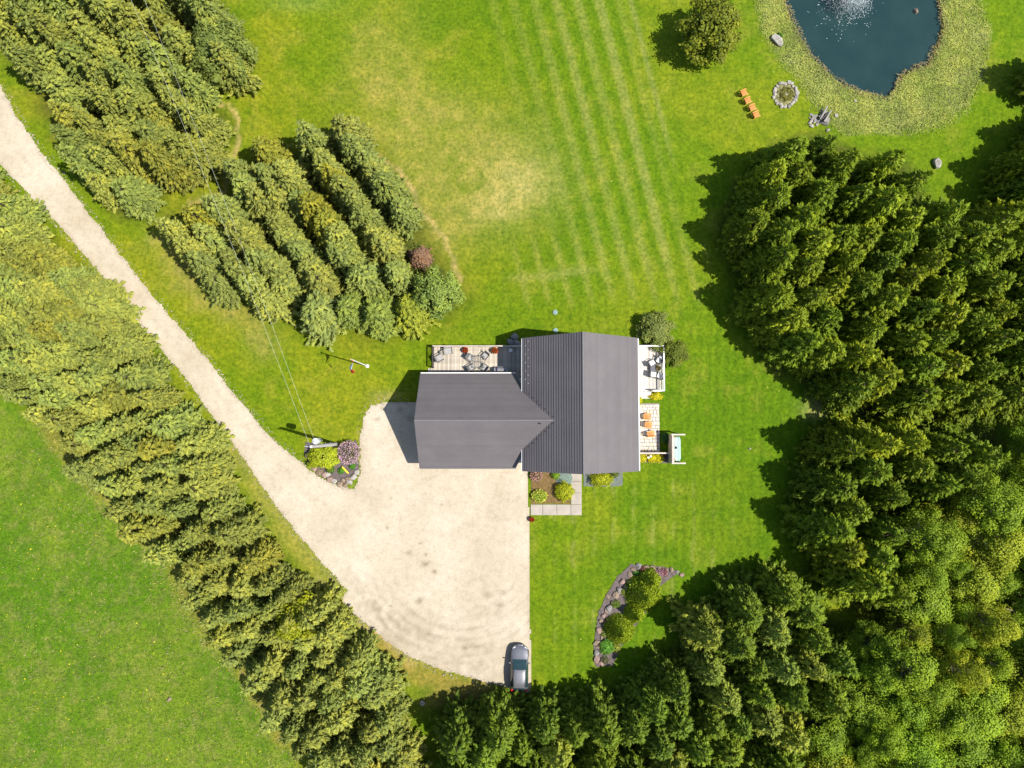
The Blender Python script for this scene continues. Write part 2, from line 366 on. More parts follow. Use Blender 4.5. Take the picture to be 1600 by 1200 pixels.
for i, (rad, k) in enumerate(((95, .16), (112, .2), (128, .26), (146, .3), (160, .34), (174, .3), (60, .12), (190, .25))):
    cu, cv = 720, 860-i*2
    ang = np.arctan2(DV-cv, DU-cu); arc = np.exp(-((np.hypot(DU-cu+(nn3-.5)*26, DV-cv)-rad)/2.6)**2)*sstep(.25, .6, ang)*(1-sstep(2.5, 2.9, ang))
    soil += arc*k*np.clip(nn*2-.4, 0, 1)
soil -= np.exp(-((DU-815)/7)**2)*sstep(840, 870, DV)*.15
for (u, v, r_, k) in ((604,825,3,.9),(640,865,6,.6),(664,880,6,.8),(679,893,4,.9),(658,850,3,.7),(656,938,6,.7),(610,945,2.5,.9),(690,787,3,.6),(760,930,7,.5),(780,945,6,.6),(725,1012,6,.5),(665,865,2.5,.7),(612,780,2.5,.7),(575,870,4,.3),(588,655,5,.5),(600,640,6,.5),(625,640,6,.5),(640,652,8,.4)):
    soil += np.exp(-(((DU-u+(nn-.5)*8)/(r_*.95))**2+((DV-v+(nn2-.5)*8)/(r_*.6))**2))*k*1.1
soil += sstep(-9, -1, sd)*.35*nn2+sstep(880, 1060, DV)*.28*nn2*sstep(-.3, .6, nn3)
keep = (sd[:-1, :-1] < 0) & (sd[1:, 1:] < 0) & (sd[:-1, 1:] < 0) & (sd[1:, :-1] < 0)
ii = np.arange(DX.size).reshape(DX.shape)
df = np.stack([ii[:-1, :-1], ii[:-1, 1:], ii[1:, 1:], ii[1:, :-1]], -1)[keep]
used = np.unique(df); rem = np.zeros(DX.size, int); rem[used] = np.arange(len(used))
dz = .015+np.clip(-sd, 0, 12)/12*.03+(nn-.5)*.02
dme = arr_mesh('gravel_drive', np.stack([DX, DY, dz], -1).reshape(-1, 3)[used], rem[df])
a_ = dme.attributes.new('soil', 'FLOAT', 'POINT'); a_.data.foreach_set('value', np.clip(soil, 0, .9).ravel()[used].astype(np.float32))
struct(put('driveway', dme, GRAVEL))
# loose stones along the drive's edges: nobody could count them
inb = np.argwhere((np.abs(sd) < 6) & (DU > -40) & (DV < 1075) & (DU < 815)); inb = inb[~((DU[inb[:, 0], inb[:, 1]] > 640) & (DV[inb[:, 0], inb[:, 1]] < 740))]
pick = inb[rng.choice(len(inb), 3200)]
c0 = np.stack([DX[pick[:, 0], pick[:, 1]], DY[pick[:, 0], pick[:, 1]]], -1)+rng.uniform(-.2, .2, (3200, 2)); s0 = rng.gamma(3, .012, 3200)+.015
oct_ = np.array([(1, 0, 0), (0, 1, 0), (-1, 0, 0), (0, -1, 0), (0, 0, .8), (0, 0, -.4)]); of = np.array([(0, 1, 4), (1, 2, 4), (2, 3, 4), (3, 0, 4), (1, 0, 5), (2, 1, 5), (3, 2, 5), (0, 3, 5)])
sv = (oct_[None]*rng.uniform(.6, 1.3, (3200, 6, 1)))*s0[:, None, None]; sv[:, :, :2] += c0[:, None]; sv[:, :, 2] += .03
sf = of[None]+np.arange(3200)[:, None, None]*6
struct(put('edge_gravel', arr_mesh('edge_gravel', sv.reshape(-1, 3), sf.reshape(-1, 3)), mat('pale_stone', (.46, .39, .29), .9, var=.35, scale=3)), 'stuff')

# ------------------------------------------------------------------ pond
wp = dense_poly(POND, 8, .6, 5); wc = np.mean(np.array(POND), 0)
wp = [P(*(wc+(q-wc)*1.06), -.28) for q in wp]
mb = MB(); mb.add(wp, [tuple(range(len(wp)))])
m_, nt, b = new_mat('pond_water')
na = noise(nt, .25, 3); r1 = ramp(nt, na.outputs[0], [(.3, (.013, .036, .038)), (.7, (.020, .048, .048))]); nt.links.new(r1.outputs[0], b.inputs['Base Color'])
b.inputs['Roughness'].default_value = .08; b.inputs['IOR'].default_value = 1.33
nb = noise(nt, 3.5, 3); bump(nt, b, nb.outputs[0], .25, .03)
struct(obj('pond_water', mb, m_))
# fountain
fc = P(1322, 3, -.28)
ft = thing('pond_fountain', 'white spraying fountain in the middle of the dark pond', 'fountain', fc)
obj('nozzle', MB().lathe((0, 0, 0), [(.28, -.15), (.34, .02), (.3, .1), (.06, .14), (.05, .5), (.03, .55)], 14), mat('black_plastic', (.02, .02, .022), .5), ft)
n = 9000; az = rng.uniform(0, 2*math.pi, n); t = rng.beta(1.6, 1.3, n); spread = rng.uniform(.5, 1.15, n)
rr = t*2.5*spread; zz_ = .4+1.9*4*(t*(1-t))*rng.uniform(.8, 1.1, n)*(1-.3*(spread-.5)); zz_ = np.maximum(zz_, .02)
dc = np.stack([rr*np.cos(az), rr*np.sin(az), zz_], -1); ds = rng.uniform(.014, .036, n)
dv = oct_[None]*ds[:, None, None]*np.array([1, 1, 1.5]); dv = dv+dc[:, None]
struct(put('spray', arr_mesh('spray', dv.reshape(-1, 3), (of[None]+np.arange(n)[:, None, None]*6).reshape(-1, 3)), mat('spray_water', (.75, .8, .82), .15, var=.05), ft), 'stuff')
n = 240; az = rng.uniform(0, 2*math.pi, n); rr = 1.6+rng.gamma(2., .55, n); fs_ = rng.uniform(.025, .06, n)
fv = np.array([(1, 0, 0), (0, .5, 0.012), (-1, 0, 0), (0, -.5, 0.0)])[None]*fs_[:, None, None]; fcn = np.stack([rr*np.cos(az), rr*np.sin(az), np.full(n, .012)], -1)
struct(put('foam', arr_mesh('foam', (fv+fcn[:, None]).reshape(-1, 3), np.arange(4*n).reshape(n, 4)), mat('spray_water', (.75, .8, .82)), ft), 'stuff')

# ------------------------------------------------------------------ long grass: margin of the pond, meadow
def grass_stuff(name, poly, n, hgt, seed, color, keep=None, clump=1., lean=.6, edge=0):
    r = np.random.default_rng(seed); q = np.array(poly, float); lo = q.min(0).clip(-40, -0+2000); hi = q.max(0).clip(-500, 1700); hi[1] = min(hi[1], 1270); lo[1] = max(lo[1], -60)
    p = r.uniform(lo, hi, (n*3, 2)); s = sdist(p[:, 0]+r.normal(0, 5, len(p)), p[:, 1]+r.normal(0, 5, len(p)), poly); ok = s < -edge
    if keep is not None: ok &= keep(p[:, 0], p[:, 1])
    p = p[ok][:n]
    d = np.stack([p[:, 0]-800, 600-p[:, 1], np.full(len(p), -F)], -1) @ RW.T; g = d*(-H/d[:, 2])[:, None]
    g[:, 2] = -.02
    a = vnoise(g[:, 0]+500, g[:, 1]+500, 3, seed)*9
    dr = np.stack([np.cos(a)*lean, np.sin(a)*lean, np.full(len(a), .55)], -1)+r.normal(0, .35, (len(a), 3)); dr[:, 2] = np.abs(dr[:, 2])
    tone = np.clip(vnoise(g[:, 0]+500, g[:, 1]+500, 1.7, seed+1)+r.normal(0, .22, len(g)), 0, 1)
    v, f, t = blades(g, dr, r.uniform(.5, 1.2, len(g))*hgt, hgt*.2*clump, tone, .5, r, unit(np.array([0, 0, 1.])+r.normal(0, .45, (len(g), 3))))
    o = put(name, arr_mesh(name, v, f, t), LEAF, color=color); struct(o, 'stuff'); return o
grass_stuff('pond_margin_grass', REEDS, 42000, .34, 31, (.36, .40, .11), lambda u, v: sdist(u, v, POND) > 2)
grass_stuff('pond_bank_grass', [(u+(u-1350)*.06, v+(v-20)*.06) for u, v in POND], 5000, .4, 37, (.3, .24, .11), lambda u, v: sdist(u, v, POND) > -3)
grass_stuff('meadow_grass', [(-40,620),(60,665),(130,745),(195,808),(260,880),(330,995),(415,1105),(470,1190),(500,1260),(-40,1260)], 60000, .26, 33, (.13, .185, .025))

MEADOW = [(-40,620),(60,665),(130,745),(195,808),(260,880),(330,995),(415,1105),(470,1190),(500,1260),(-40,1260)]
grass_stuff('meadow_straw', MEADOW, 4500, .36, 35, (.38, .33, .17), lambda u, v: vnoise(u+900, v+900, 45, 51) > .42, .7)
grass_stuff('meadow_edge_straw', [(40,640),(60,640),(130,725),(195,790),(265,865),(335,985),(420,1095),(480,1190),(450,1190),(395,1105),(310,1000),(240,890),(175,815),(110,750)], 5000, .45, 36, (.36, .33, .12), None, .8)
grass_stuff('meadow_dandelions', MEADOW, 700, .22, 38, (.6, .5, .03), None, 3.)
# ------------------------------------------------------------------ tree prototypes
BARK = mat('bark', (.09, .065, .045), .95, var=.3, scale=4, bmp=.4); BARKG = mat('pale_bark', (.24, .215, .18), .9, var=.3, scale=4)
def conifer(seed, Ht, R, nb, puff, nblade, blade, power=.8, up=.55, low=.06):
    """needled tree: whorled branches that carry puffs of needle sprays"""
    r = np.random.default_rng(seed); B, D, T, Lg, N = [], [], [], [], []
    lobes = r.uniform(.72, 1.2, 7)
    for i in range(nb):
        q = (i+.5)/nb; h = Ht*(low+(1-low)*(1-(1-q)**.62)*.985); a = i*2.39996+r.normal(0, .22)
        Lb = (R*(1-h/Ht)**power+.12)*r.uniform(.78, 1.12)*lobes[int(a/(2*math.pi)*7) % 7]
        droop = -.10+.38*h/Ht
        o = np.array([math.cos(a), math.sin(a), 0]); s = np.array([-o[1], o[0], 0]); tone = np.clip(r.normal(.5, .2), 0, 1)
        k = max(1, int(Lb/(puff*.8)))
        for j in range(k):
            f = (j+1)/k; w = Lb*f
            for sd_ in ((0,) if f > .8 or Lb < .8 else (-1, 1)):
                c = o*w+s*sd_*puff*.62*r.uniform(.6, 1.2)+np.array([0, 0, h+w*droop+.10*w*f+r.normal(0, .06)])
                n = int(nblade*r.uniform(.8, 1.2))
                nn_ = unit(o*.45+np.array([0, 0, up])+r.normal(0, .62, (n, 3)))
                d = unit(o*1.0+np.array([0, 0, .05])+r.normal(0, .36, (n, 3))); N.append(unit(nn_+r.normal(0, .16, (n, 3))))
                B.append(c+nn_*puff*r.uniform(.3, .5, (n, 1))-d*blade*.4); D.append(d); T.append(np.clip(tone+r.normal(0, .12, n), 0, 1)); Lg.append(r.uniform(.65, 1.15, n)*blade)
    n = 26; d = unit(r.normal(0, .3, (n, 3))+np.array([0, 0, 1])); B.append(np.array([0, 0, Ht-.5])+r.normal(0, .08, (n, 3))); D.append(d); T.append(np.full(n, .55)); Lg.append(np.full(n, blade)); N.append(unit(r.normal(0, 1, (n, 3))+np.array([0, 0, .4])))
    B = np.concatenate(B); D = np.concatenate(D); T = np.concatenate(T); Lg = np.concatenate(Lg)
    v, f, t = blades(B, D, Lg, Lg*.38, T, .5, r, np.concatenate(N))
    crown = arr_mesh('needles', v, f, t); crown.materials.append(LEAF)
    trunk = MB().tube([(0, 0, -.15), (0, 0, .5), (.03, .02, Ht*.5), (0, 0, Ht*.97)], [.02*Ht, .016*Ht, .009*Ht, .015], 7)
    for i in range(20):
        h = Ht*r.uniform(.12, .85); a = r.uniform(0, 6.28); L = R*(1-h/Ht)**power*.8
        trunk.tube([(0, 0, h), (math.cos(a)*L, math.sin(a)*L, h+L*.12)], [.03, .01], 4, False)
    tm = trunk.mesh('trunk'); tm.materials.append(BARK)
    return crown, tm, Ht
def broadleaf(seed, Ht, R, nclump, nleaf, leaf, cbase=.28, cl=.24, bark=BARKG):
    r = np.random.default_rng(seed); B, D, T, N = [], [], [], []; tr = MB()
    tr.tube([(0, 0, -.15), (.05, 0, Ht*.3), (-.06, .08, Ht*.6), (0, 0, Ht*.93)], [.014*Ht, .011*Ht, .007*Ht, .012], 7)
    for i in range(nclump):
        q = r.random()**.8; h = Ht*(cbase+(1-cbase)*q); prof = math.sin(math.pi*min(1, (q*.86+.14)))**.6
        a = r.uniform(0, 6.283); w = R*prof*math.sqrt(r.uniform(.12, 1.))
        c = np.array([math.cos(a)*w, math.sin(a)*w, h]); tone = np.clip(r.normal(.5, .22), 0, 1)
        tr.tube([(0, 0, max(.4, h-w*.9-.5)), (c[0]*.6, c[1]*.6, h-.25*w), tuple(c)], [.012*Ht*.45, .03, .008], 4, False)
        n = int(nleaf*r.uniform(.6, 1.3)); cs = R*cl*r.uniform(.7, 1.25)
        p = r.normal(0, 1, (n, 3)); p = unit(p)*(r.random((n, 1))**.45)*cs*np.array([1, 1, .72])
        B.append(c+p); D.append(r.normal(0, 1, (n, 3))); N.append(unit(unit(p)*.8+unit(c-np.array([0, 0, h-.6*R]))*.35+r.normal(0, .28, (n, 3))+np.array([0, 0, .35]))); T.append(np.clip(tone+r.normal(0, .15, n), 0, 1))
    B = np.concatenate(B); D = np.concatenate(D); T = np.concatenate(T)
    v, f, t = blades(B, D, r.uniform(.7, 1.3, len(B))*leaf, leaf*.75, T, .3, r, np.concatenate(N))
    crown = arr_mesh('leaves', v, f, t); crown.materials.append(LEAF)
    tm = tr.mesh('trunk'); tm.materials.append(bark)
    return crown, tm, Ht
SPRUCE = [conifer(100+i, 9., 1.9+.15*(i % 3), 170, .42, 15, .44, .95) for i in range(6)]
PINE = [conifer(200+i, 10., 2.85+.2*(i % 3), 165, .52, 18, .5, 1.0, .55, .05) for i in range(6)]
ASPN = [broadleaf(300+i, 9.5, 2.5+.2*(i % 3), 64, 210, .16, cl=.29) for i in range(5)]
ROUND = [broadleaf(320+i, 5.5, 2.6, 110, 90, .25, .12, bark=BARK) for i in range(2)]
def tree(name, protos, loc, hgt, wid, color, label, group, rz=None, k=None):
    cr, tm, Ht = protos[random.randrange(len(protos)) if k is None else k]
    t = thing(name, label, 'tree', (loc[0], loc[1], 0), random.uniform(0, 6.283) if rz is None else rz, group)
    t.scale = (wid, wid, hgt/Ht)
    put('trunk', tm, None, t); put('crown', cr, None, t, color=color)
    return t
def poisson(poly, dmin, inset, seed, lim=4000):
    r = random.Random(seed); q = np.array(poly, float); lo, hi = q.min(0), q.max(0)
    c = np.array([(r.uniform(lo[0], hi[0]), r.uniform(lo[1], hi[1])) for _ in range(lim*2)])
    c = c[sdist(c[:, 0], c[:, 1], poly) < -inset]; out = []
    for p in c:
        if all((p[0]-o[0])**2+(p[1]-o[1])**2 > dmin*dmin for o in out): out.append(p)
    return out
def vary(c, a=.16):
    k = random.uniform(1-a, 1+a); y = random.uniform(-.07, .16)
    return (c[0]*k*(1+y), c[1]*k*(1+y*.3), c[2]*k*(1-y*.5))
def where(u, v, poly):
    """which part of its wood a tree stands in, told by what is near"""
    e = -float(sdist(np.array([u]), np.array([v]), poly)[0])
    if poly is HEDGE:
        a = 'opposite the roadside wood' if v < 560 else 'opposite the copse and pole' if v < 800 else 'beside the gravel yard'
        d = float(ldist(np.array([u]), np.array([v]), [(0,282),(160,452),(300,640),(445,835),(602,1030),(655,1200)])[0])
        return a+(', drive side' if d < 55 else ', meadow side' if e < 55 else ', middle row')
    if poly is NWOOD: return ('road edge' if u*.77-v*.64 < 40 and v > 60 else 'lawn edge' if e < 50 and u > 200 else 'deep inside')
    if poly is EWOOD: return ('edge facing the house' if e < 60 and u < 1290 else 'edge facing the pond' if v < 330 else 'beside the dirt gap' if v > 560 else 'deep inside')
    if poly is EWOOD2: return ('edge facing the lawn' if u < 1310 else 'beside the dirt gap' if v < 720 else 'toward the aspens')
    if poly is SWOOD: return ('behind the parked car' if u < 930 and v < 1160 else 'edge facing the rockery' if e < 55 and u < 1200 and v < 1100 else 'toward the aspens' if u > 1180 else 'deep inside')
    return 'toward the dead trunks' if u > 1480 and v < 1050 else 'edge next to the pines' if e < 60 and u < 1500 else 'deep inside'
def stand(poly, dmin, inset, seed, name, protos, hr, wr, color, label, group, alt=None):
    for p in poisson(poly, dmin, inset, seed):
        h = random.uniform(*hr); c = vary(color); tone, rest = label; nm = name
        if alt and random.random() < alt[0]: c = vary(alt[1]); tone = alt[2]
        m = (hr[0]+hr[1])/2; size = 'tall ' if h > m+(hr[1]-hr[0])*.2 else 'short ' if h < m-(hr[1]-hr[0])*.2 else ''
        tree(nm, protos, P(p[0], p[1], h*.38), h, random.uniform(*wr), c, size+tone+' '+rest+', '+where(p[0], p[1], poly), group)
OLIVE = (.27, .315, .062); DEEP = (.165, .24, .01); LIME = (.215, .335, .016)
stand(HEDGE, 29.5, 11, 11, 'spruce_tree', SPRUCE, (6.3, 9.2), (.85, 1.2), OLIVE, ('olive green', 'spruce of the shelterbelt'), 'spruces of the shelterbelt', (.12, (.275, .295, .045), 'yellowish green'))
stand(NWOOD, 36, 24, 12, 'spruce_tree', SPRUCE, (5.8, 9.8), (.85, 1.25), (.25, .295, .058), ('olive green', 'spruce of the roadside wood'), 'spruces of the roadside wood', (.12, (.27, .29, .045), 'yellowish green'))
stand(EWOOD, 37, 33, 13, 'pine_tree', PINE, (9., 11.), (.9, 1.15), DEEP, ('deep green', 'pine of the wood below the pond'), 'pines of the wood beside the pond', (.3, (.225, .29, .012), 'yellow green'))
stand(EWOOD2, 37, 31, 14, 'pine_tree', PINE, (8.5, 10.5), (.9, 1.15), DEEP, ('deep green', 'pine of the wood past the dirt gap'), 'pines of the wood south of the dirt gap', (.3, (.225, .29, .012), 'yellow green'))
stand(SWOOD, 40, 24, 15, 'pine_tree', PINE, (7.5, 9.5), (.85, 1.1), (.155, .235, .016), ('deep green', 'pine of the rockery wood'), 'pines of the wood below the rockery', (.3, (.27, .34, .045), 'pale green'))
stand(ASPEN, 39, 8, 16, 'aspen_tree', ASPN, (6., 10.5), (.62, 1.3), LIME, ('lime green', 'aspen of the leafy wood'), 'aspens of the leafy wood', (.28, (.29, .345, .018), 'yellow leaved'))
# the copse: spruces planted in rows
ROWS = [[(285,366),(310,395),(352,440),(388,470)], [(318,354),(350,390),(385,430),(420,472),(432,492)], [(354,336),(384,368),(415,410),(448,450),(470,490)],
        [(378,275),(410,320),(440,355),(475,400),(505,440),(530,475)], [(422,245),(450,275),(480,315),(515,355),(545,400),(570,435),(590,465)], [(425,285),(455,330)],
        [(490,222),(510,262),(540,305),(572,345),(600,390),(622,430),(640,460)], [(540,215),(570,255),(600,300),(625,335),(650,375)]]
for ri, row in enumerate(ROWS):
    q = dense_poly(row, 27, 2.5, len(row))[:]; q = []
    for a, b_ in zip(row[:-1], row[1:]):
        n = max(1, round(math.dist(a, b_)/32))
        for k in range(n): q.append((a[0]+(b_[0]-a[0])*k/n+random.gauss(0, 2.5), a[1]+(b_[1]-a[1])*k/n+random.gauss(0, 2.5)))
    for p in q:
        h = random.uniform(5.8, 9.0); yl = random.random() < .15
        tree('spruce_tree', SPRUCE, P(p[0], p[1], h*.38), h, random.uniform(.85, 1.15), vary((.30, .31, .035) if yl else (.265, .31, .066)),
             ('yellowish' if yl else 'olive')+' green spruce in the '+('row nearest the drive', 'second row from the drive', 'third row from the drive', 'fourth row from the drive', 'fifth row from the drive', 'short stub row', 'second row from the dry grass', 'row nearest the dry grass')[ri]+' of the planted copse', 'spruces of the planted copse')
for (u, v, h, w, c, lb) in ((502,488,7.5,1.35,(.26,.31,.075),'broad greyish spruce at the copse corner beside the flagpole'), (548,485,6.5,1.05,(.22,.28,.05),'small dark green spruce between the greyish and lime trees of the copse'),
                            (592,495,6.2,1.3,(.24,.30,.05),'bushy green spruce at the copse edge facing the rear deck'), (640,488,6,1.15,(.29,.33,.03),'lime yellow spruce at the copse edge facing the rear deck')):
    tree('spruce_tree', SPRUCE, P(u, v, h*.4), h, w, c, lb, None)
tree('maple_tree', ROUND, P(683, 460, 2.5), 5.6, .98, (.24, .32, .06), 'round pale green leafy tree at the lawn corner of the copse', None)
tree('maple_tree', ROUND, P(1113, 45, 3.2), 6.4, 1.28, (.185, .215, .015), 'lone round green tree on the lawn near the pond', None)
tree('maple_tree', ROUND, P(347, 85, 3.), 6.5, 1.25, (.17, .215, .04), 'dark rounded tree at the lawn edge of the roadside wood', None)
tree('maple_tree', ROUND, P(470, 965, 2.5), 6.5, .95, (.3, .33, .012), 'bright lime tree standing out among the shelterbelt spruces', None)
tree('spruce_tree', SPRUCE, P(655, 402, 1), 3., .6, (.27, .16, .10), 'dead rust brown little spruce in the copse', None)
for u, v, h in ((1648, 118, 9.5), (1640, 215, 9.)):
    tree('pine_tree', PINE, P(u, v, h*.3), h, 1.1, vary(DEEP), 'deep green pine beyond the long grass east of the pond', 'pines east of the pond')
tree('tall_shrub', ROUND, P(1024, 516, 1.2), 2.4, .74, (.2, .24, .05), 'bushy olive shrub growing around the corner of the side deck', None)
tree('tall_shrub', ROUND, P(1054, 550, .9), 2.2, .58, (.15, .19, .02), 'darker green shrub against the side deck railing', None)
# undergrowth under the woods
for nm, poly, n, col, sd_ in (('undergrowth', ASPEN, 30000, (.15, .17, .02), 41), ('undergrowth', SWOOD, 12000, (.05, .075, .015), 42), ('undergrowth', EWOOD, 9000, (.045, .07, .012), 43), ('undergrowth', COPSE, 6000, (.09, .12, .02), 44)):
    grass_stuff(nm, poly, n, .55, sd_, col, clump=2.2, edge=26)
# bare brush at the wood's edge
def bare_bush(u, v, R, label, seed):
    r = random.Random(seed); c = P(u, v); mb = MB()
    for i in range(90):
        a = r.uniform(0, 6.28); l = R*r.uniform(.5, 1.2); e = r.uniform(.25, 1.2)
        p1 = Vector((math.cos(a)*l*.4, math.sin(a)*l*.4, .4*e)); p2 = Vector((math.cos(a+r.uniform(-.5, .5))*l, math.sin(a+r.uniform(-.5, .5))*l, e*1.2))
        mb.tube([(0, 0, 0), p1, p2], [.05, .03, .012], 4, False)
    t = thing('bare_bush', label, 'bush', c); obj('branch_tangle', mb, mat('grey_twigs', (.34, .31, .26), .9), t)
bare_bush(1590, 985, 2.6, 'leafless grey brush among yellow aspens', 1)
bare_bush(1412, 1150, 2.0, 'thin leafless brush among lime aspens', 2)
def fallen(u0, v0, u1, v1, z0, z1, r_, label):
    a, b_ = P(u0, v0, z0), P(u1, v1, z1); o = obj('dead_trunk', MB().tube([a, (a+b_)/2+Vector((.05, .1, .1)), b_], [r_, r_*.8, r_*.45], 7), mat('dead_wood', (.12, .095, .07), .9)); tag(o, label, 'dead tree')
fallen(1612, 965, 1568, 950, 0, 7.5, .16, 'bare dead trunk leaning out of the yellow aspens')
fallen(1575, 922, 1536, 925, 0, 7.5, .15, 'dark dead trunk with a snapped top in the leafy wood')

# ------------------------------------------------------------------ the house
ZE, ZR, GE, GR = 4.5, 9.2, 2.8, 6.95
XL = P(817, 630, ZE).x; XR = P(997, 630, ZE).x; XM = P(911, 630, ZR).x
YN = (P(817, 528, ZE).y+P(911, 520, ZR).y)/2; YS = (P(817, 736, ZE).y+P(911, 740, ZR).y)/2
GX = (P(655, 600, GE).x+P(650, 657, GR).x)/2; GN = P(700, 584, GE).y; GS = P(700, 731, GE).y; GM = (GN+GS)/2
house = thing('house', 'house with dark grey metal shingle roofs and attached garage beside the gravel yard', 'house', ((XL+XR)/2, (YN+YS)/2, 0))
HO = Vector(house.location)
SIDING = mat('siding', (.55, .53, .48), .7, var=.06, scale=2); WHITE = mat('white_trim', (.8, .79, .76), .5, var=.04); GLASS = mat('window_glass', (.03, .045, .055), .05, spec=.8)
def L(x, y, z): return Vector((x, y, z))-HO
def gable_wall(x0, x1, y0, y1, ze, zr, along):
    mb = MB()
    if along == 'y':
        xm = (x0+x1)/2; pr = [(x0, 0), (x1, 0), (x1, ze), (xm, zr), (x0, ze)]
        vs = [L(x, y0, z) for x, z in pr]+[L(x, y1, z) for x, z in pr]
    else:
        ym = (y0+y1)/2; pr = [(y1, 0), (y0, 0), (y0, ze), (ym, zr), (y1, ze)]
        vs = [L(x0, y, z) for y, z in pr]+[L(x1, y, z) for y, z in pr]
    return mb.add(vs, [(0, 1, 2, 3, 4), (9, 8, 7, 6, 5)]+[(i, i+5, (i+1) % 5+5, (i+1) % 5) for i in range(5)])
w1 = obj('wall', gable_wall(XL+.55, XR-.55, YS+.45, YN-.45, ZE-.12, ZR-.62, 'y'), SIDING, house)
w2 = obj('wall', gable_wall(GX+.45, XL+.57, GS+.5, GN-.5, GE-.12, GR-.6, 'x'), SIDING, house)
def opening(par, name, c, w, h, face, frame=WHITE, pane=GLASS):
    """window or door set on a wall; face = 'n','s','e','w'"""
    d = {'n': (0, 1), 's': (0, -1), 'e': (1, 0), 'w': (-1, 0)}[face]; c = L(*c); ax = face in 'ns'
    size = lambda a, t, b_: (a, t, b_) if ax else (t, a, b_)
    o = Vector((d[0], d[1], 0)); p = obj(name, MB().box(c+o*.02, size(w, .06, h)), pane, par); fr = MB()
    s = Vector((1, 0, 0)) if ax else Vector((0, 1, 0))
    for k in (-1, 1): fr.box(c+o*.03+s*k*(w/2+.045), size(.09, .1, h+.18)); fr.box(c+o*.031+Vector((0, 0, k*(h/2+.045))), size(w-.002, .1, .09))
    obj('frame', fr, frame, p); return p
for y in (-3.2, 0, 3.2):
    opening(house, 'window', (XR-.55, HO.y+y, 1.6), 1.5, 1.5, 'e')
for x in (-2.6, 2.4): opening(house, 'window', (HO.x+x, YN-.45, 1.6), 1.4, 1.3, 'n'); opening(house, 'window', (HO.x+x, YS+.45, 1.6), 1.4, 1.3, 's')
opening(house, 'door', (HO.x-.3, YS+.45, 1.1), 1.0, 2.1, 's', pane=mat('door_paint', (.2, .05, .04), .5))
for x in (GX+3.0, GX+7.2): opening(house, 'garage_door', (x, GS+.5, 1.15), 2.9, 2.2, 's', pane=mat('garage_door_paint', (.6, .59, .56), .5))
opening(house, 'window', (GX+.45, GM, 4.6), 1.0, 1.0, 'w'); opening(house, 'door', (GX+8, GN-.5, 1.15), 1.7, 2.1, 'n')
# metal shingle roof, course by course
m_, nt, b = new_mat('metal_shingle')
na = noise(nt, .5, 3); r1 = ramp(nt, na.outputs[0], [(.3, (.118, .106, .108)), (.7, (.136, .122, .123))]); nb = noise(nt, 14, 2); r2 = ramp(nt, nb.outputs[0], [(.3, (.88, .88, .88)), (.7, (1.1, 1.1, 1.1))])
oi = nt.nodes.new('ShaderNodeObjectInfo'); r4 = ramp(nt, oi.outputs['Random'], [(0, (.95, .95, .95)), (1, (1.05, 1.05, 1.05))]); c = mixc(nt, r1.outputs[0], r2.outputs[0], 1., 'MULTIPLY'); c = mixc(nt, c, r4.outputs[0], 1., 'MULTIPLY'); nt.links.new(c, b.inputs['Base Color']); b.inputs['Roughness'].default_value = .58; b.inputs['Specular IOR Level'].default_value = .35
ROOFM = m_; CAPM = mat('ridge_metal', (.17, .155, .158), .5, var=.1); SEAM = mat('dark_underlay', (.05, .048, .05), .8)  # SEAM: plain dark base layer beneath the roof courses
def roof_base(name, quads, par):
    mb = MB()
    for q in quads:
        q = [Vector(p) for p in q]; n = len(mb.v); mb.add([p+Vector((0, 0, -.02)) for p in q]+[p+Vector((0, 0, -.16)) for p in q], [(0, 1, 2, 3), (7, 6, 5, 4), (0, 4, 5, 1), (1, 5, 6, 2), (2, 6, 7, 3), (3, 7, 4, 0)])
    return obj(name, mb, SEAM, par)
def courses(par, n, pa, pb, step=.036):
    """strips from eave to ridge; pa(f), pb(f) give the two ends of the course line at fraction f"""
    for i in range(n):
        f0, f1 = i/n, (i+1)/n; a0, b0, a1, b1 = pa(f0), pb(f0), pa(f1), pb(f1)
        nrm = (b0-a0).cross(a1-a0).normalized(); nrm = nrm if nrm.z > 0 else -nrm
        dn = (a0-a1).normalized()*.012
        top = [a0+nrm*step+dn, b0+nrm*step+dn, b1+nrm*.006, a1+nrm*.006]; bot = [a0+dn, b0+dn, b1, a1]
        obj('roof_course', MB().add(top+bot, [(0, 1, 2, 3), (7, 6, 5, 4), (0, 4, 5, 1), (1, 5, 6, 2), (2, 6, 7, 3), (3, 7, 4, 0)]), ROOFM, par)
lp = lambda a, b_, f: a+(b_-a)*f
eL0, eL1, rN, rS, eR0, eR1 = L(XL, YN, ZE), L(XL, YS, ZE), L(XM, YN, ZR), L(XM, YS, ZR), L(XR, YN, ZE), L(XR, YS, ZE)
roof1 = roof_base('main_roof', [(eL0, eL1, rS, rN), (eR1, eR0, rN, rS)], house)
courses(roof1, 24, lambda f: lp(eL0, rN, f), lambda f: lp(eL1, rS, f), .065); courses(roof1, 23, lambda f: lp(eR1, rS, f), lambda f: lp(eR0, rN, f), .045)
gxe = P(806, 584, GE).x
def gend(z):
    return lp(gxe, XL+.25, min(1, (z-GE)/(ZE-GE))) if z < ZE else XL+.25+(z-ZE)*(XM-XL)/(ZR-ZE)
gN0, gS0, gR0 = L(GX, GN, GE), L(GX, GS, GE), L(GX, GM, GR)
def gpt(e, f, far):
    p = lp(e, gR0, f)
    if far: p = Vector((gend(p.z+HO.z)-HO.x, p.y, p.z))
    return p
zq = (ZE-GE)/(GR-GE)
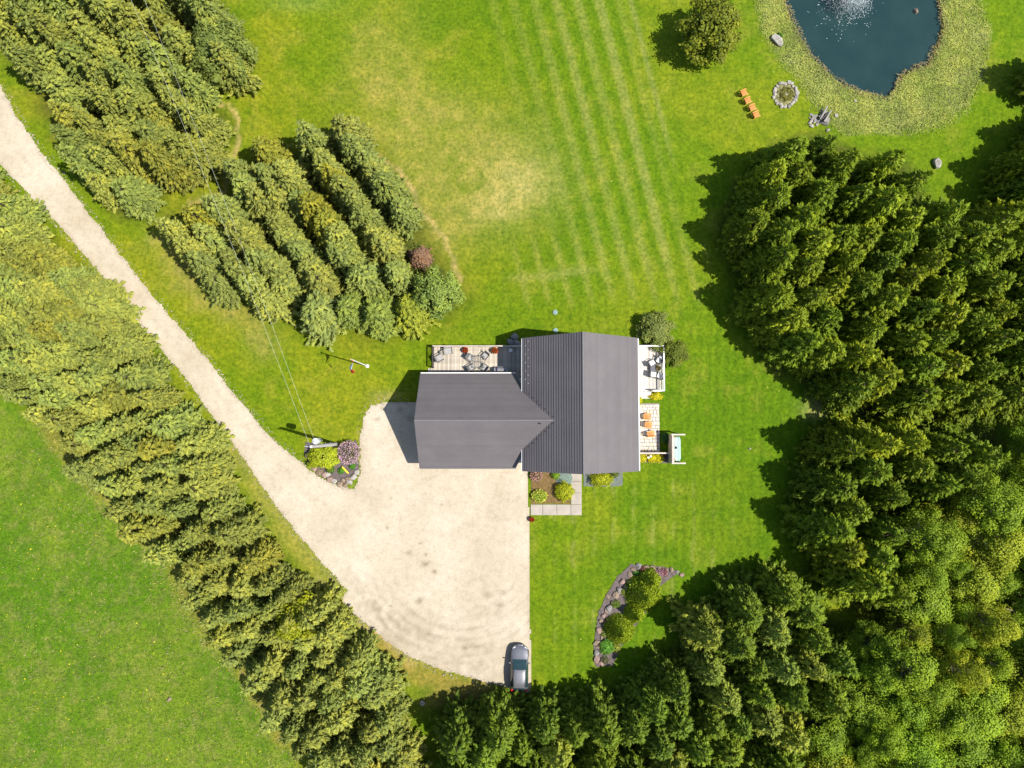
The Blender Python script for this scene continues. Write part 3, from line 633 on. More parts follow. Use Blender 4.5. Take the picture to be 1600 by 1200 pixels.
roof2 = roof_base('garage_roof', [q for e, s in ((gN0, 1), (gS0, -1)) for q in ([ [gpt(e, 0, 0), gpt(e, zq, 0), gpt(e, zq, 1), gpt(e, 0, 1)], [gpt(e, zq, 0), gpt(e, 1, 0), gpt(e, 1, 1), gpt(e, zq, 1)] ])], house)
courses(roof2, 20, lambda f: gpt(gN0, f, 0), lambda f: gpt(gN0, f, 1), .045); courses(roof2, 20, lambda f: gpt(gS0, f, 1), lambda f: gpt(gS0, f, 0), .045)
def cap_tube(name, a, b_, par, w=.22, m=CAPM):
    mb = MB(); a, b_ = Vector(a), Vector(b_); t = (b_-a).normalized(); s = t.cross(Vector((0, 0, 1))).normalized(); u = s.cross(t); pr = [(-w, -.11), (-w*.55, .045), (0, .085), (w*.55, .045), (w, -.11)]
    vs = [p+s*x+u*z for p in (a, b_) for x, z in pr]; mb.add(vs, [(i, i+1, i+6, i+5) for i in range(4)]+[(0, 5, 9, 4), (4, 3, 2, 1, 0), (5, 6, 7, 8, 9)]); return obj(name, mb, m, par)
cap_tube('ridge_cap', rN+Vector((0, .03, .03)), rS+Vector((0, -.03, .03)), roof1, .1); cap_tube('ridge_cap', gR0+Vector((-.03, 0, .03)), gpt(gN0, 1, 1)+Vector((.1, 0, .03)), roof2, .13)
for a, b_, k in ((eL0, eL1, -1), (eR0, eR1, 1)):
    mb = MB(); mb.box((a+b_)/2+Vector((k*.075, 0, -.11)), (.13, abs(a.y-b_.y)-.02, .13)); g = obj('gutter', mb, WHITE, roof1)
mb = MB().box((gN0+gpt(gN0, 0, 1))/2+Vector((0, .075, -.09)), ((gpt(gN0, 0, 1)-gN0).x, .13, .13)); obj('gutter', mb, WHITE, roof2)
mb = MB().box((gS0+gpt(gS0, 0, 1))/2+Vector((0, -.07, -.11)), ((gpt(gS0, 0, 1)-gS0).x, .1, .13)); obj('gutter', mb, CAPM, roof2)
for a, r_ in ((eL0, rN), (eR0, rN), (eL1, rS), (eR1, rS)):      # rake boards
    k = 1 if a.y > 0 else -1; d = r_-a; obj('rake_board', MB().box((a+r_)/2+Vector((0, k*.03, -.12)), (d.length, .04, .2), ry=-math.atan2(d.z, d.x)), CAPM, roof1)
for a in (gN0, gS0):
    d = gR0-a; obj('rake_board', MB().box((a+gR0)/2+Vector((-.03, 0, -.12)), (.04, d.length, .2), rx=math.atan2(d.z, d.y)), CAPM, roof2)
sn = (rN-eL0); nrm = Vector((-sn.z, 0, sn.x)).normalized()
GUARD = mat('bare_metal', (.6, .6, .6), .35, .6); DARKG = mat('dark_metal', (.02, .02, .022), .5)
for i in range(13):
    f = .05 if i % 2 else .1; p = lp(eL0, rN, f)+Vector((0, -.35-i*.43, 0))
    if p.y+HO.y > GN-1.2: obj('snow_guard', MB().box(p+nrm*.07, (.06, .07, .08)), GUARD, roof1)
for s in (1, -1):
    for i in range(7):
        z = ZE+.55+i*.33; f = (z-ZE)/(ZR-ZE); yy = (GR-z)/(GR-GE)*(GN-GM)
        p = Vector((lp(eL0, rN, f).x, GM-HO.y+s*(yy+.42), z-HO.z)); obj('snow_guard', MB().box(p+nrm*.07, (.06, .1, .06)), DARKG, roof1)
p = lp(gS0, gR0, .93)+Vector((gend(GR)-GX-1.5, 0, 0)); obj('roof_vent', MB().tube([p, p+Vector((0, 0, .4))], .07, 8), DARKG, roof2)

# ------------------------------------------------------------------ decks
DECKW = mat('deck_wood', (.46, .40, .32), .8, var=.22, scale=1.5, bmp=.1); DECKW2 = mat('pale_deck', (.54, .5, .445), .7, var=.12, scale=1.5); DARKW = mat('dark_rail', (.05, .04, .035), .7)
def deck(label, x0, x1, y0, y1, z, wood, w=.145):
    d = thing('wooden_deck', label, 'deck', ((x0+x1)/2, (y0+y1)/2, 0)); o = Vector(d.location); ln = y1-y0
    n = int((x1-x0)/w); me = MB().box((0, 0, 0), (w-.012, ln, .035)).mesh('board'); me.materials.append(wood)
    mes = [me]
    for k_ in (.78, 1.12, .9):
        m2 = me.copy(); m2.materials[0] = mat(wood.name+str(k_), tuple(min(.72, x*k_) for x in ((.46, .40, .32) if wood is DECKW else (.55, .51, .45))), .8, var=.2, scale=1.5); mes.append(m2)
    for i in range(n):
        put('board', random.choice(mes), None, d, loc=(x0+w*(i+.5)-o.x, random.uniform(-.01, .01), z-.018))
    fr = MB()
    for k in range(5): fr.box((0, (k/4-.5)*(ln-.1), z-.13), (n*w-.06, .05, .18))
    obj('joist_frame', fr, mat('joist', (.25, .2, .15), .9), d)
    ps = MB()
    for a in (-.46, .46):
        for c in (-.46, .46): ps.box((a*(x1-x0), c*ln, (z-.2)/2-.05), (.12, .12, z-.1))
    obj('footing', ps, mat('joist', (.25, .2, .15)), d)
    return d
def railing(par, a, b_, z, m, h=1.0, gap=.13, post=1.6):
    """rail between two points (world xy), standing on z, child parts of the deck"""
    o = Vector(par.location); a = Vector((*a, z))-o; b_ = Vector((*b_, z))-o; d = b_-a; ln = d.length; rz = math.atan2(d.y, d.x); u = d/ln
    obj('handrail', MB().box((a+b_)/2+Vector((0, 0, h)), (ln+.1, .13, .05), rz), m, par)
    obj('bottom_rail', MB().box((a+b_)/2+Vector((0, 0, .1)), (ln, .06, .05), rz), m, par)
    n = max(1, round(ln/post)); me = MB().box((0, 0, h/2), (.09, .09, h-.02)).mesh('post'); me.materials.append(m)
    for i in range(n+1): put('post', me, None, par, loc=a+u*ln*i/n, rot=(0, 0, rz))
    k = int(ln/gap); me = MB().box((0, 0, .12+(h-.15)/2), (.04, .04, h-.17)).mesh('baluster'); me.materials.append(m)
    for i in range(1, k): put('baluster', me, None, par, loc=a+u*ln*i/k, rot=(0, 0, rz))
zd = .32
a, b_ = P(677, 541, zd), P(816, 541, zd); rdx0 = a.x; rdx1 = XL+.5; rdy1 = a.y; rdy0 = GN-.5
rear = deck('weathered wooden rear deck behind the garage with dining set and grill', rdx0, rdx1, rdy0, rdy1, zd, DECKW)
railing(rear, (rdx0+.06, rdy1-.08), (rdx1-.1, rdy1-.08), zd, DECKW, .95)
railing(rear, (rdx0+.06, rdy0+1.35), (rdx0+.06, rdy1-.15), zd, DARKW, .95)
o = Vector(rear.location)
for i in range(2): obj('step', MB().box((rdx0-.16-.28*i-o.x, rdy0+.75-o.y, zd-.1-.11*i), (.27, 1.1, .06)), DECKW, rear)
zs = .45
a, b_ = P(997, 541, zs), P(1036, 612, zs); sx0 = XR-.55; sx1 = b_.x; sy1 = a.y; sy0 = b_.y
side = deck('pale side deck with white railing beside the long house wall', sx0, sx1, sy0, sy1, zs, DECKW2, .2)
railing(side, (sx0+.7, sy1-.07), (sx1-.07, sy1-.07), zs, WHITE); railing(side, (sx1-.07, sy1-.14), (sx1-.07, sy0+.07), zs, WHITE)
q = P(1018, 612, zs); railing(side, (q.x, sy0+.07), (sx1-.14, sy0+.07), zs, WHITE)
o = Vector(side.location); q0 = P(1001, 612, .3)
for i in range(2): obj('step', MB().box(((XR+.1+q.x)/2-o.x, sy0-.2-.36*i-o.y, zs-.12-.14*i), (q.x-XR-.1, .35, .1)), DECKW2, side)

# ------------------------------------------------------------------ stone patio, walks, beds
patio = thing('stone_patio', 'pale flagstone patio with dark joints beside the side deck', 'patio', (*P(1015, 668).xy, 0)); po = Vector(patio.location)
c0, c1 = P(999, 636), P(1031, 712); px0, px1, py1, py0 = XR-.45, c1.x, P(1010, 630).y, c1.y
obj('joint_bed', MB().box(((px0+px1)/2-po.x, (py0+py1)/2-po.y, .01), (px1-px0, py1-py0, .04)), mat('joint_sand', (.22, .19, .15), .95, var=.3), patio)
FL = [mat('flagstone_'+k, c, .85, var=.12, scale=3) for k, c in (('cream', (.62, .55, .45)), ('grey', (.52, .48, .43)), ('warm', (.6, .5, .38)), ('white', (.68, .63, .56)))]
y = py0
while y < py1-.15:
    hh = min(random.uniform(.28, .44), py1-y); x = px0
    while x < px1-.12:
        ww = min(random.uniform(.26, .56), px1-x)
        if px1-x-ww < .2: ww = px1-x
        g = .028; j = lambda: random.uniform(-.02, .02)
        poly = [(x+g+j()-po.x, y+g+j()-po.y), (x+ww-g+j()-po.x, y+g+j()-po.y), (x+ww-g+j()-po.x, y+hh-g+j()-po.y), (x+ww/2-po.x, y+hh-g+j()-po.y), (x+g+j()-po.x, y+hh-g+j()-po.y)]
        obj('flagstone', MB().prism(poly, .0, .05+random.uniform(0, .015)), random.choice(FL), patio); x += ww
    y += hh
CONC = mat('concrete', (.37, .325, .275), .9, var=.12, scale=1.2)
walk = thing('front_walk', 'pale concrete slab walk bent around the front flower bed', 'path', (*P(868, 797).xy, 0)); wo = Vector(walk.location)
def slab(u0, v0, u1, v1):
    a, b_ = P(u0, v0), P(u1, v1); obj('slab', MB().box(((a.x+b_.x)/2-wo.x, (a.y+b_.y)/2-wo.y, .03), (abs(b_.x-a.x)-.03, abs(b_.y-a.y)-.03, .1)), CONC, walk, bevel=.015)
for v0, v1 in ((735, 752), (752, 770), (770, 788)): slab(892, v0, 909, v1)
for u0, u1 in ((829, 848), (848, 870), (870, 892), (892, 909)): slab(u0, 788, u1, 805)
MULCH = mat('brown_mulch', (.155, .10, .035), .95, var=.4, scale=4, bmp=.5); DMULCH = mat('dark_mulch', (.12, .095, .09), .95, var=.35, scale=5, bmp=.5); SLATE = mat('grey_groundcover', (.13, .15, .13), .9, var=.35, scale=7, bmp=.4)
def bed(label, outline, m, z=.035, jit=.6):
    q = [P(*p) for p in dense_poly(outline, 6, jit, len(outline))]; c = sum(q, Vector())/len(q)
    t = thing('garden_bed', label, 'flower bed', (c.x, c.y, 0)); n = len(q)
    vs = [(p.x-c.x, p.y-c.y, z) for p in q]+[(p.x-c.x, p.y-c.y, -.05) for p in q]+[(0, 0, z+.06)]
    obj('mulch', MB().add(vs, [(i, (i+1) % n, 2*n) for i in range(n)]+[(i+n, (i+1) % n+n, (i+1) % n, i) for i in range(n)]), m, t); return t
fbed = bed('brown mulch bed in the crook of the concrete walk', [(830,736),(891,736),(891,787),(830,787)], MULCH, .04, .2)
ebed = bed('narrow grey bed against the house wall, lime shrub in its middle', [(912,738),(973,738),(973,759),(945,761),(912,759)], SLATE, .04)
pbed = bed('dark mulch bed under the utility pole at the drive bend', [(478,690),(530,700),(556,688),(561,700),(561,735),(548,757),(522,750),(490,728),(476,706)], DMULCH, .05)
ibed = bed('dark mulch island rockery with cedars on the south lawn', [(985,882),(1030,885),(1062,892),(1034,900),(1028,930),(1000,970),(975,1000),(958,1040),(930,1042),(928,1000),(935,955),(950,925),(965,900)], DMULCH, .05)
ybed = bed('thin bed of yellow shrubs along the low privacy fence', [(999,710),(1044,710),(1044,724),(999,723)], DMULCH, .035, .3)
obj('groundcover', MB().lathe((P(881, 748).x-fbed.location.x, P(881, 748).y-fbed.location.y, .05), [(.95, 0), (.85, .09), (.4, .13), (.01, .13)], 14), mat('blue_groundcover', (.14, .19, .16), .9, var=.4, scale=6), fbed, smooth=True)

# rocks ------------------------------------------------------------
def rock_mesh(seed, sub=2):
    import bmesh
    r = np.random.default_rng(seed); bm = bmesh.new(); bmesh.ops.create_icosphere(bm, subdivisions=sub, radius=1)
    pl = unit(r.normal(size=(9, 3))); off = r.uniform(.5, .85, 9)
    for v in bm.verts:
        p = np.array(v.co)
        for n_, o_ in zip(pl, off):
            k = p@n_
            if k > o_: p = p-n_*(k-o_)
        v.co = Vector(p*(1+r.normal(0, .02)))
    me = bpy.data.meshes.new('stone'); bm.to_mesh(me); bm.free(); return me
ROCKC = [('grey_rock', (.22, .205, .19)), ('warm_rock', (.25, .185, .13)), ('pink_rock', (.29, .2, .165)), ('pale_rock', (.36, .33, .29))]
ROCKM = [mat(n_, c, .9, var=.35, scale=2.5, bmp=.3) for n_, c in ROCKC]
ROCKS = []
for i in range(12):
    me = rock_mesh(500+i); me.materials.append(ROCKM[i % 4]); ROCKS.append(me)
def stone(par, u, v, s, k=None, z=0., flat=.7, name='stone'):
    p = P(u, v); me = ROCKS[random.randrange(12) if k is None else random.choice([k, k+4, k+8])]
    o = put(name, me, None, par, loc=(p.x-par.location.x, p.y-par.location.y, z+s*flat*.35), rot=(0, 0, random.uniform(0, 6.28)))
    o.scale = (s*random.uniform(.85, 1.2), s*random.uniform(.8, 1.1), s*flat); return o
for u, v, s in ((998,884,.55),(990,890,.5),(1010,886,.55),(1020,886,.5),(1031,889,.38),(1041,889,.42),(1049,891,.42),(1058,894,.36),(1065,898,.34),(972,908,.5),(978,916,.42),(968,922,.55),(962,930,.55),(957,941,.5),(952,951,.55),(948,955,.45),(943,962,.45),(938,970,.42),(936,985,.45),(940,995,.4),(932,1003,.5),(936,1010,.45),(931,1020,.5),(933,1030,.55),(939,1036,.4),(985,898,.4),(950,932,.4)):
    stone(ibed, u, v, s*.8, random.choice([0, 1, 1, 2]))
for u, v in ((480,712),(485,722),(492,731),(500,738),(507,742),(515,748),(523,752),(531,757),(540,757),(547,753),(553,745),(558,738),(536,750),(512,741),(545,748)):
    stone(pbed, u, v, random.uniform(.3, .48), random.choice([1, 2, 3]))

# shrubs -----------------------------------------------------------
def shrub(name, label, u, v, rx, ry, h, color, n=900, leaf=.13, cone=False, cat='shrub', group=None, z0=0., rz=0., flowers=None, square=1.):
    c = P(u, v, h*.5); r = np.random.default_rng(int(u*7+v*13)); t = thing(name, label, cat, (c.x, c.y, z0), rz, group)
    d = unit(r.normal(size=(n, 3))); d[:, 2] = np.abs(d[:, 2])*np.where(r.random(n) < .85, 1, -.6)
    if cone:
        q = r.random(n)**1.5; a = r.uniform(0, 6.283, n); w = (1-q)*r.uniform(.78, 1.05, n)
        B = np.stack([np.cos(a)*w*rx, np.sin(a)*w*ry, q*h*.97+.05], -1); D = np.stack([np.cos(a)*.3, np.sin(a)*.3, np.full(n, .9)], -1)+r.normal(0, .2, (n, 3)); FN = unit(np.stack([np.cos(a), np.sin(a), np.full(n, .8)], -1)+r.normal(0, .25, (n, 3)))
    else:
        d[:, :2] = np.sign(d[:, :2])*np.abs(d[:, :2])**square
        lump = 1+.16*np.sin(d[:, 0]*6+u)*np.sin(d[:, 1]*7+v)+.1*np.sin(d[:, 0]*13)*np.cos(d[:, 1]*11); k = r.uniform(.72, 1.02, n)*lump
        B = d*k[:, None]*np.array([rx, ry, h*.55])+np.array([0, 0, h*.45]); B[:, 2] = np.maximum(B[:, 2], .04); D = r.normal(0, 1, (n, 3)); FN = unit(d+np.array([0, 0, .35])+r.normal(0, .32, (n, 3)))
    tone = np.clip(.5+.28*np.sin(B[:, 0]*9)*np.sin(B[:, 1]*8+1)+r.normal(0, .2, n), 0, 1)
    vv, ff, tt = blades(B, D, r.uniform(.7, 1.3, n)*leaf, leaf*.7, tone, .3, r, FN)
    put('foliage', arr_mesh('foliage', vv, ff, tt), LEAF, t, color=color)
    st = MB()
    for i in range(6):
        a = i*1.05; st.tube([(0, 0, -.03), (math.cos(a)*rx*.3, math.sin(a)*ry*.3, h*.3), (math.cos(a)*rx*.6, math.sin(a)*ry*.6, h*.62)] if not cone else [(0, 0, -.03), (math.cos(a)*rx*.12, math.sin(a)*ry*.12, h*.4), (0, 0, h*.8)], [.035, .025, .012], 5, False)
    obj('stem', st, BARK, t)
    if flowers:
        m = int(n*.5); e = unit(r.normal(size=(m, 3))); e[:, 2] = np.abs(e[:, 2])
        B = e*np.array([rx, ry, h*.55])*r.uniform(.92, 1.1, (m, 1))+np.array([0, 0, h*.46]); vv, ff, tt = blades(B, e+r.normal(0, .8, (m, 3)), leaf*1.1, leaf*.85, np.clip(r.normal(.55, .25, m), 0, 1), .2, r)
        put('blossom', arr_mesh('blossom', vv, ff, tt), LEAF, t, color=flowers)
    return t
YG = (.4, .42, .012); LG = (.17, .28, .02)
shrub('golden_shrub', 'big rounded golden green shrub inside the walk bed', 882, 768, 1.05, 1.05, 1.2, (.36, .40, .012), 2600)
shrub('lime_shrub', 'small lime and yellow shrub near the drive side of the walk bed', 843, 775, .78, .6, .6, (.24, .38, .03), 1100, flowers=(.55, .58, .1))
shrub('pink_shrub', 'pinkish low shrub against the house corner in the walk bed', 838, 743, .6, .5, .7, (.16, .13, .06), 700, flowers=(.5, .3, .28))
shrub('green_shrub', 'small bright green shrub under the house eave by the walk', 868, 743, .45, .4, .6, LG, 600)
shrub('golden_shrub', 'wide golden green shrub in the narrow grey wall bed', 940, 749, 1.3, .8, 1.1, (.36, .40, .012), 2400)
shrub('green_shrub', 'dull green shrub behind the golden one in the narrow wall bed', 958, 741, .6, .4, .7, (.1, .13, .02), 500)
shrub('hedge_block', 'clipped yellow green hedge block at the foot of the utility pole', 506, 714, 1.65, 1.15, 1.5, (.38, .44, .02), 6500, .17, cat='hedge', square=.6)
shrub('lilac_bush', 'mauve flowering lilac beside the clipped hedge block', 545, 707, 1.1, 1.15, 1.7, (.15, .14, .08), 1500, .13, flowers=(.62, .42, .52))
shrub('green_mound', 'small round green plant touching the yellow board', 533, 735, .36, .36, .35, (.09, .25, .02), 500, .1)
shrub('green_mound', 'small round green plant nearest the gravel in the pole bed', 550, 728, .36, .36, .35, (.08, .24, .02), 500, .1)
shrub('green_shrub', 'loose green shrub below the hedge block', 516, 733, .5, .45, .5, (.12, .2, .02), 500)
shrub('yellow_shrub', 'bright yellow shrub at the end of side deck steps', 1025, 619, .8, .42, .55, (.56, .52, .012), 800)
shrub('yellow_shrub', 'little yellow plant tucked against the house by the patio', 999, 626, .32, .45, .4, (.5, .5, .02), 400)
for u, lb in ((1003, 'yellow shrub along the fence, the one against the house'), (1019, 'yellow shrub along the fence next to the white ornament'), (1030, 'yellow shrub along the fence nearest the swing frame')):
    shrub('yellow_shrub', lb, u, 716, .55, .5, .6, (.56, .52, .012), 700)
shrub('green_shrub', 'green shrub in the shade of the swing frame', 1039, 684, .45, .6, .6, (.05, .15, .03), 500)
for u, v, h, w, lb in ((1008, 932, 3.4, 2.0, 'largest conical golden cedar of the island rockery'), (994, 962, 2.8, 1.1, 'slim golden cedar in the middle of the island rockery'), (970, 988, 3.0, 1.65, 'conical golden cedar near the bright green plant of the rockery'), (1018, 908, 2.7, 1.25, 'conical cedar beside the pink blossom of the rockery')):
    shrub('cedar_shrub', lb, u, v, w, w, h, (.29, .38, .02), 5600, .2, True)
shrub('pink_shrub', 'mauve flowering shrub among the rockery stones', 1022, 896, .85, .4, .6, (.2, .15, .12), 700, flowers=(.5, .3, .42))
shrub('green_shrub', 'bright green feathery plant low in the rockery', 948, 1011, .8, .8, .6, (.12, .3, .03), 900, .16)
shrub('green_shrub', 'small green plant behind the top rockery stones', 994, 896, .4, .3, .35, (.1, .26, .03), 400)

for u, v, a, h, c, fl, lb in ((1005,890,.4,.4,(.2,.08,.06),None,'reddish low shrub between the upper rockery stones'), (1036,894,.4,.35,(.22,.1,.1),(.4,.2,.24),'reddish blossoming tuft by the last rockery stones'), (976,925,.45,.45,(.24,.27,.05),None,'yellowish tuft beside the rockery edge, uphill'),
        (962,944,.5,.45,(.13,.2,.03),None,'dull green tuft at the rockery edge by the middle cedar'), (953,972,.5,.5,(.2,.12,.08),None,'bronze tuft at the rockery edge'), (945,990,.45,.4,(.2,.25,.05),None,'yellow green tuft above the feathery plant'), (945,1032,.5,.35,(.14,.14,.07),None,'brownish tuft at the rockery foot'), (985,912,.5,.5,(.1,.15,.03),None,'dark green tuft behind the rockery stones'), (962,1012,.55,.4,(.26,.3,.04),None,'lime tuft on the lawn side of the feathery plant')):
    shrub('low_plant', lb, u, v, a, a*.85, h, c, 420, .13, cat='plant', flowers=fl)
# ------------------------------------------------------------------ pond-side things
ring = thing('fire_ring', 'ring of pale stones around a grassy centre on the pond lawn', 'fire pit', (*P(1227, 148).xy, 0))
obj('ash_bed', MB().lathe((0, 0, 0), [(1.35, -.05), (1.3, .03), (.6, .06), (.01, .06)], 20), mat('weedy_ash', (.2, .19, .08), .95, var=.5, scale=3, bmp=.5), ring, smooth=True)
for i in range(24):
    a = i/24*6.283+random.gauss(0, .05); q = ring.location; me = ROCKS[random.choice([3, 7, 11, 3, 7, 0])]
    s = random.uniform(.19, .3); rr = 1.3+random.gauss(0, .06); o = put('stone', me, None, ring, loc=(math.cos(a)*rr, math.sin(a)*rr*1.05, .08), rot=(0, 0, random.uniform(0, 6.28))); o.scale = (s, s*.9, s*.75)
o = put('stone', ROCKS[3], None, ring, loc=(0, 0, .12)); o.scale = (.22, .2, .16)
gr = shrub('weed_clump', 'yellow green weeds growing inside the stone fire ring', 1229, 147, .9, .85, .22, (.2, .2, .03), 500, .16)
pile = thing('brush_pile', 'charred log and rubble heap next to the stone fire ring', 'log pile', (*P(1278, 187).xy, 0))
for i in range(34):
    a = random.uniform(0, 6.28); rr = random.uniform(.1, .85); stone(pile, 1271+math.cos(a)*rr*13, 189+math.sin(a)*rr*13, random.uniform(.12, .24), random.choice([0, 3, 3]), z=.1*(1-rr))
for i in range(7):
    a = random.uniform(.6, 1.5); c = Vector((.5+random.uniform(-.35, .35), random.uniform(-.1, .6), .15+.08*i)); d = Vector((math.cos(a), math.sin(a), 0))*random.uniform(.5, .9)
    obj('log', MB().tube([c-d, c+d], [.11, .09], 8), mat('charred_wood', (.06, .052, .05), .9) if i % 2 else mat('grey_log', (.3, .28, .26), .9), pile)
o = stone(pile, 1290, 190, .6, 0); stone(pile, 1283, 183, .35, 3)
for i in range(3): obj('branch', MB().tube([Vector((-.9, .5+.1*i, .05)), Vector((-.2+.1*i, .25, .2))], [.04, .03], 5), mat('grey_log', (.3, .28, .26)), pile)
def boulder(u, v, sx, sy, sz, rz, k, label, par=None, name='boulder'):
    p = P(u, v); o = put(name, ROCKS[k], None, None, loc=(p.x, p.y, sz*.45), rot=(0, 0, rz)); o.scale = (sx, sy, sz); return tag(o, label, 'rock')
boulder(1213, 64, .98, .48, .5, math.radians(-48), 3, 'long pale grey boulder on the lawn west of the pond')
shrub('green_mound', 'little green plant behind the long pale boulder', 1218, 55, .3, .3, .3, (.06, .16, .015), 300, .12)
boulder(1462, 257, .42, .66, .6, .2, 3, 'grey pointed boulder alone on the lawn south of the pond')
boulder(1306, 181, .24, .24, .2, 1, 3, 'small white stone near the rubble heap, nearer the pond')
boulder(1293, 204, .26, .22, .2, 1, 11, 'small white stone at the shaded wood edge below the rubble heap')
boulder(1171, 701, .17, .15, .16, .4, 11, 'tiny white stone alone on the lawn east of the swing frame')
boulder(1336, 158, .16, .16, .14, .4, 3, 'tiny pale stone in the long grass at the pond tip'); 
boulder(1433, 16, .5, .45, .45, .4, 1, 'mossy tan rock poking out of the pond').location.z = -.3
for u, v, s, lb in ((797, 534, .55, 'pale round stone nearest the rear deck in the house shade'), (804, 526, .6, 'pale round stone farthest from the rear deck in the house shade'), (807, 537, .65, 'largest pale round stone between rear deck and house roof')):
    boulder(u, v, s*.8, s*.7, s*.5, u, 0, lb)
boulder(660, 1098, .3, .3, .25, .4, 3, 'whitish stone in the shade beneath the bottom pines')
boulder(265, 1093, .4, .25, .2, .6, 1, 'brown lump lying in the meadow grass')

# adirondack chairs --------------------------------------------------
ORANGE = mat('orange_wood', (.62, .27, .075), .55, var=.12, scale=5)
ad = thing('adirondack_chair', 'orange adirondack chair on the flagstone patio, nearest the side deck', 'chair', (0, 0, 0), 0, 'orange chairs on the patio')
for i in range(5): obj('seat_slat', MB().box((0, -.22+i*.13, .30+.022*i), (.54, .115, .022), rx=.17), ORANGE, ad)
for i in range(5):
    x = (i-2)*.125; ln = .82-.05*abs(i-2)
    obj('back_slat', MB().box((x*1.08, -.33-ln*.22, .28+ln*.44), (.11, .022, ln), rx=.46, ry=x*.12), ORANGE, ad)
for s in (-1, 1):
    obj('armrest', MB().prism([(s*.29, -.5), (s*.42, -.5), (s*.46, .3), (s*.44, .38), (s*.3, .38), (s*.28, .2)][::s], .56, .585), ORANGE, ad)
    obj('leg', MB().box((s*.33, .33, .28), (.035, .12, .56)), ORANGE, ad)
    obj('rail', MB().box((s*.285, -.1, .24), (.03, .95, .12), rx=.28), ORANGE, ad)
    obj('leg', MB().box((s*.33, -.45, .27), (.035, .09, .55)), ORANGE, ad)
obj('back_brace', MB().box((0, -.45, .55), (.66, .03, .07)), ORANGE, ad)
q = P(1012, 651, .3); ad.location = (q.x, q.y, .062); ad.rotation_euler = (0, 0, math.radians(-88)); ad.scale = (.8,)*3
for u, v, rz, lb in ((1014, 664, -92, 'orange adirondack chair on the flagstone patio between two others'), (1018, 678, -78, 'orange adirondack chair on the flagstone patio, nearest the privacy fence')):
    q = P(u, v, .3); copy_thing(ad, (q.x, q.y, .062), math.radians(rz), lb)
for u, v, lb in ((1163, 145, 'end orange chair of the lawn row facing the fire ring, nearest the lone round tree'), (1169, 157, 'orange chair of the lawn row next to the lone-tree end'), (1176, 168, 'orange chair of the lawn row next to the wood end'), (1182, 179, 'end orange chair of the lawn row nearest the pine wood shade')):
    q = P(u, v, .3); copy_thing(ad, (q.x, q.y, 0), math.radians(-68), lb, 'orange chairs facing the fire ring', (.8,)*3)

# deck furniture ------------------------------------------------------
GREYF = mat('grey_wicker', (.15, .145, .14), .8, var=.2, scale=30); CUSH = mat('grey_cushion', (.34, .325, .31), .9, var=.08); WCUSH = mat('white_cushion', (.72, .7, .68), .9, var=.05)
def armchair(label, w=.62, dp_=.6, cush=CUSH, group=None, lounge=False):
    t = thing('patio_chair', label, 'chair', (0, 0, 0), 0, group)
    obj('seat', MB().box((0, 0, .32), (w, dp_, .1)), GREYF, t, bevel=.02); obj('cushion', MB().box((0, .02, .41), (w-.08, dp_-.06, .09)), cush, t, bevel=.03)
    obj('backrest', MB().box((0, -dp_/2-.07, .62), (w, .07, .62), rx=.22), GREYF, t, bevel=.02)
    if lounge: obj('back_cushion', MB().box((0, -dp_/2+.03, .62), (w-.1, .1, .42), rx=.22), cush, t, bevel=.04)
    for s in (-1, 1):
        obj('armrest', MB().box((s*(w/2+.03), -.02, .58), (.06, dp_+.05, .04)), GREYF, t)
        for y in (-1, 1): obj('leg', MB().box((s*(w/2+.03), y*(dp_/2-.02), .29), (.045, .045, .58)), GREYF, t)
    return t
def place(t, u, v, z, rz): q = P(u, v, z+.4); t.location = (q.x, q.y, z); t.rotation_euler = (0, 0, math.radians(rz)); return t
c1 = place(armchair('grey dining chair at the glass table, on the railing and lounge side'), 735, 559, zd, -125)
tp = P(747.5, 565.5, zd+.7)
dt = thing('dining_table', 'square glass dining table in the middle of the rear deck', 'table', (tp.x, tp.y, zd)); fr = MB()
for s in (-1, 1): fr.box((s*.62, 0, .71), (.05, 1.29, .04)); fr.box((0, s*.62, .7), (1.19, .05, .04))
fr.box((0, 0, .69), (.035, 1.18, .03)); fr.box((0, 0, .694), (1.18, .035, .03)); obj('frame', fr, GREYF, dt)
gl, nt, b = new_mat('clear_glass'); b.inputs['Base Color'].default_value = (.9, .95, .94, 1); b.inputs['Roughness'].default_value = .03; b.inputs['Transmission Weight'].default_value = 1
b.inputs['Alpha'].default_value = .25; obj('glass_top', MB().box((0, 0, .737), (1.26, 1.26, .01)), gl, dt)
for a in (-1, 1):
    for c in (-1, 1): obj('leg', MB().box((a*.58, c*.58, .35), (.05, .05, .7)), GREYF, dt)
for u, v, rz, lb in ((758, 556, 140, 'grey dining chair at the glass table, on the railing and house side'), (737, 574, -55, 'grey dining chair at the glass table, on the garage and lounge side'), (757, 574, 55, 'grey dining chair at the glass table, on the garage and grill side')):
    q = P(u, v, zd+.4); copy_thing(c1, (q.x, q.y, zd), math.radians(rz), lb)
place(armchair('wide grey lounge chair pushed into the rear deck railing corner', .85, .72, CUSH, None, True), 700, 548, zd, -170)
place(armchair('grey lounge chair facing along the rear deck by the dark railing', .7, .66, CUSH, None, True), 687, 559, zd, -60)
q = P(692, 551, zd+.4); st = thing('side_table', 'small grey table between the two lounge chairs', 'table', (q.x, q.y, zd), .5)
obj('table_top', MB().box((0, 0, .42), (.55, .55, .04)), mat('taupe_top', (.26, .225, .19), .7), st)
for a in (-1, 1):
    for c in (-1, 1): obj('leg', MB().box((a*.22, c*.22, .2), (.04, .04, .4)), GREYF, st)
RED = (.55, .03, .015)
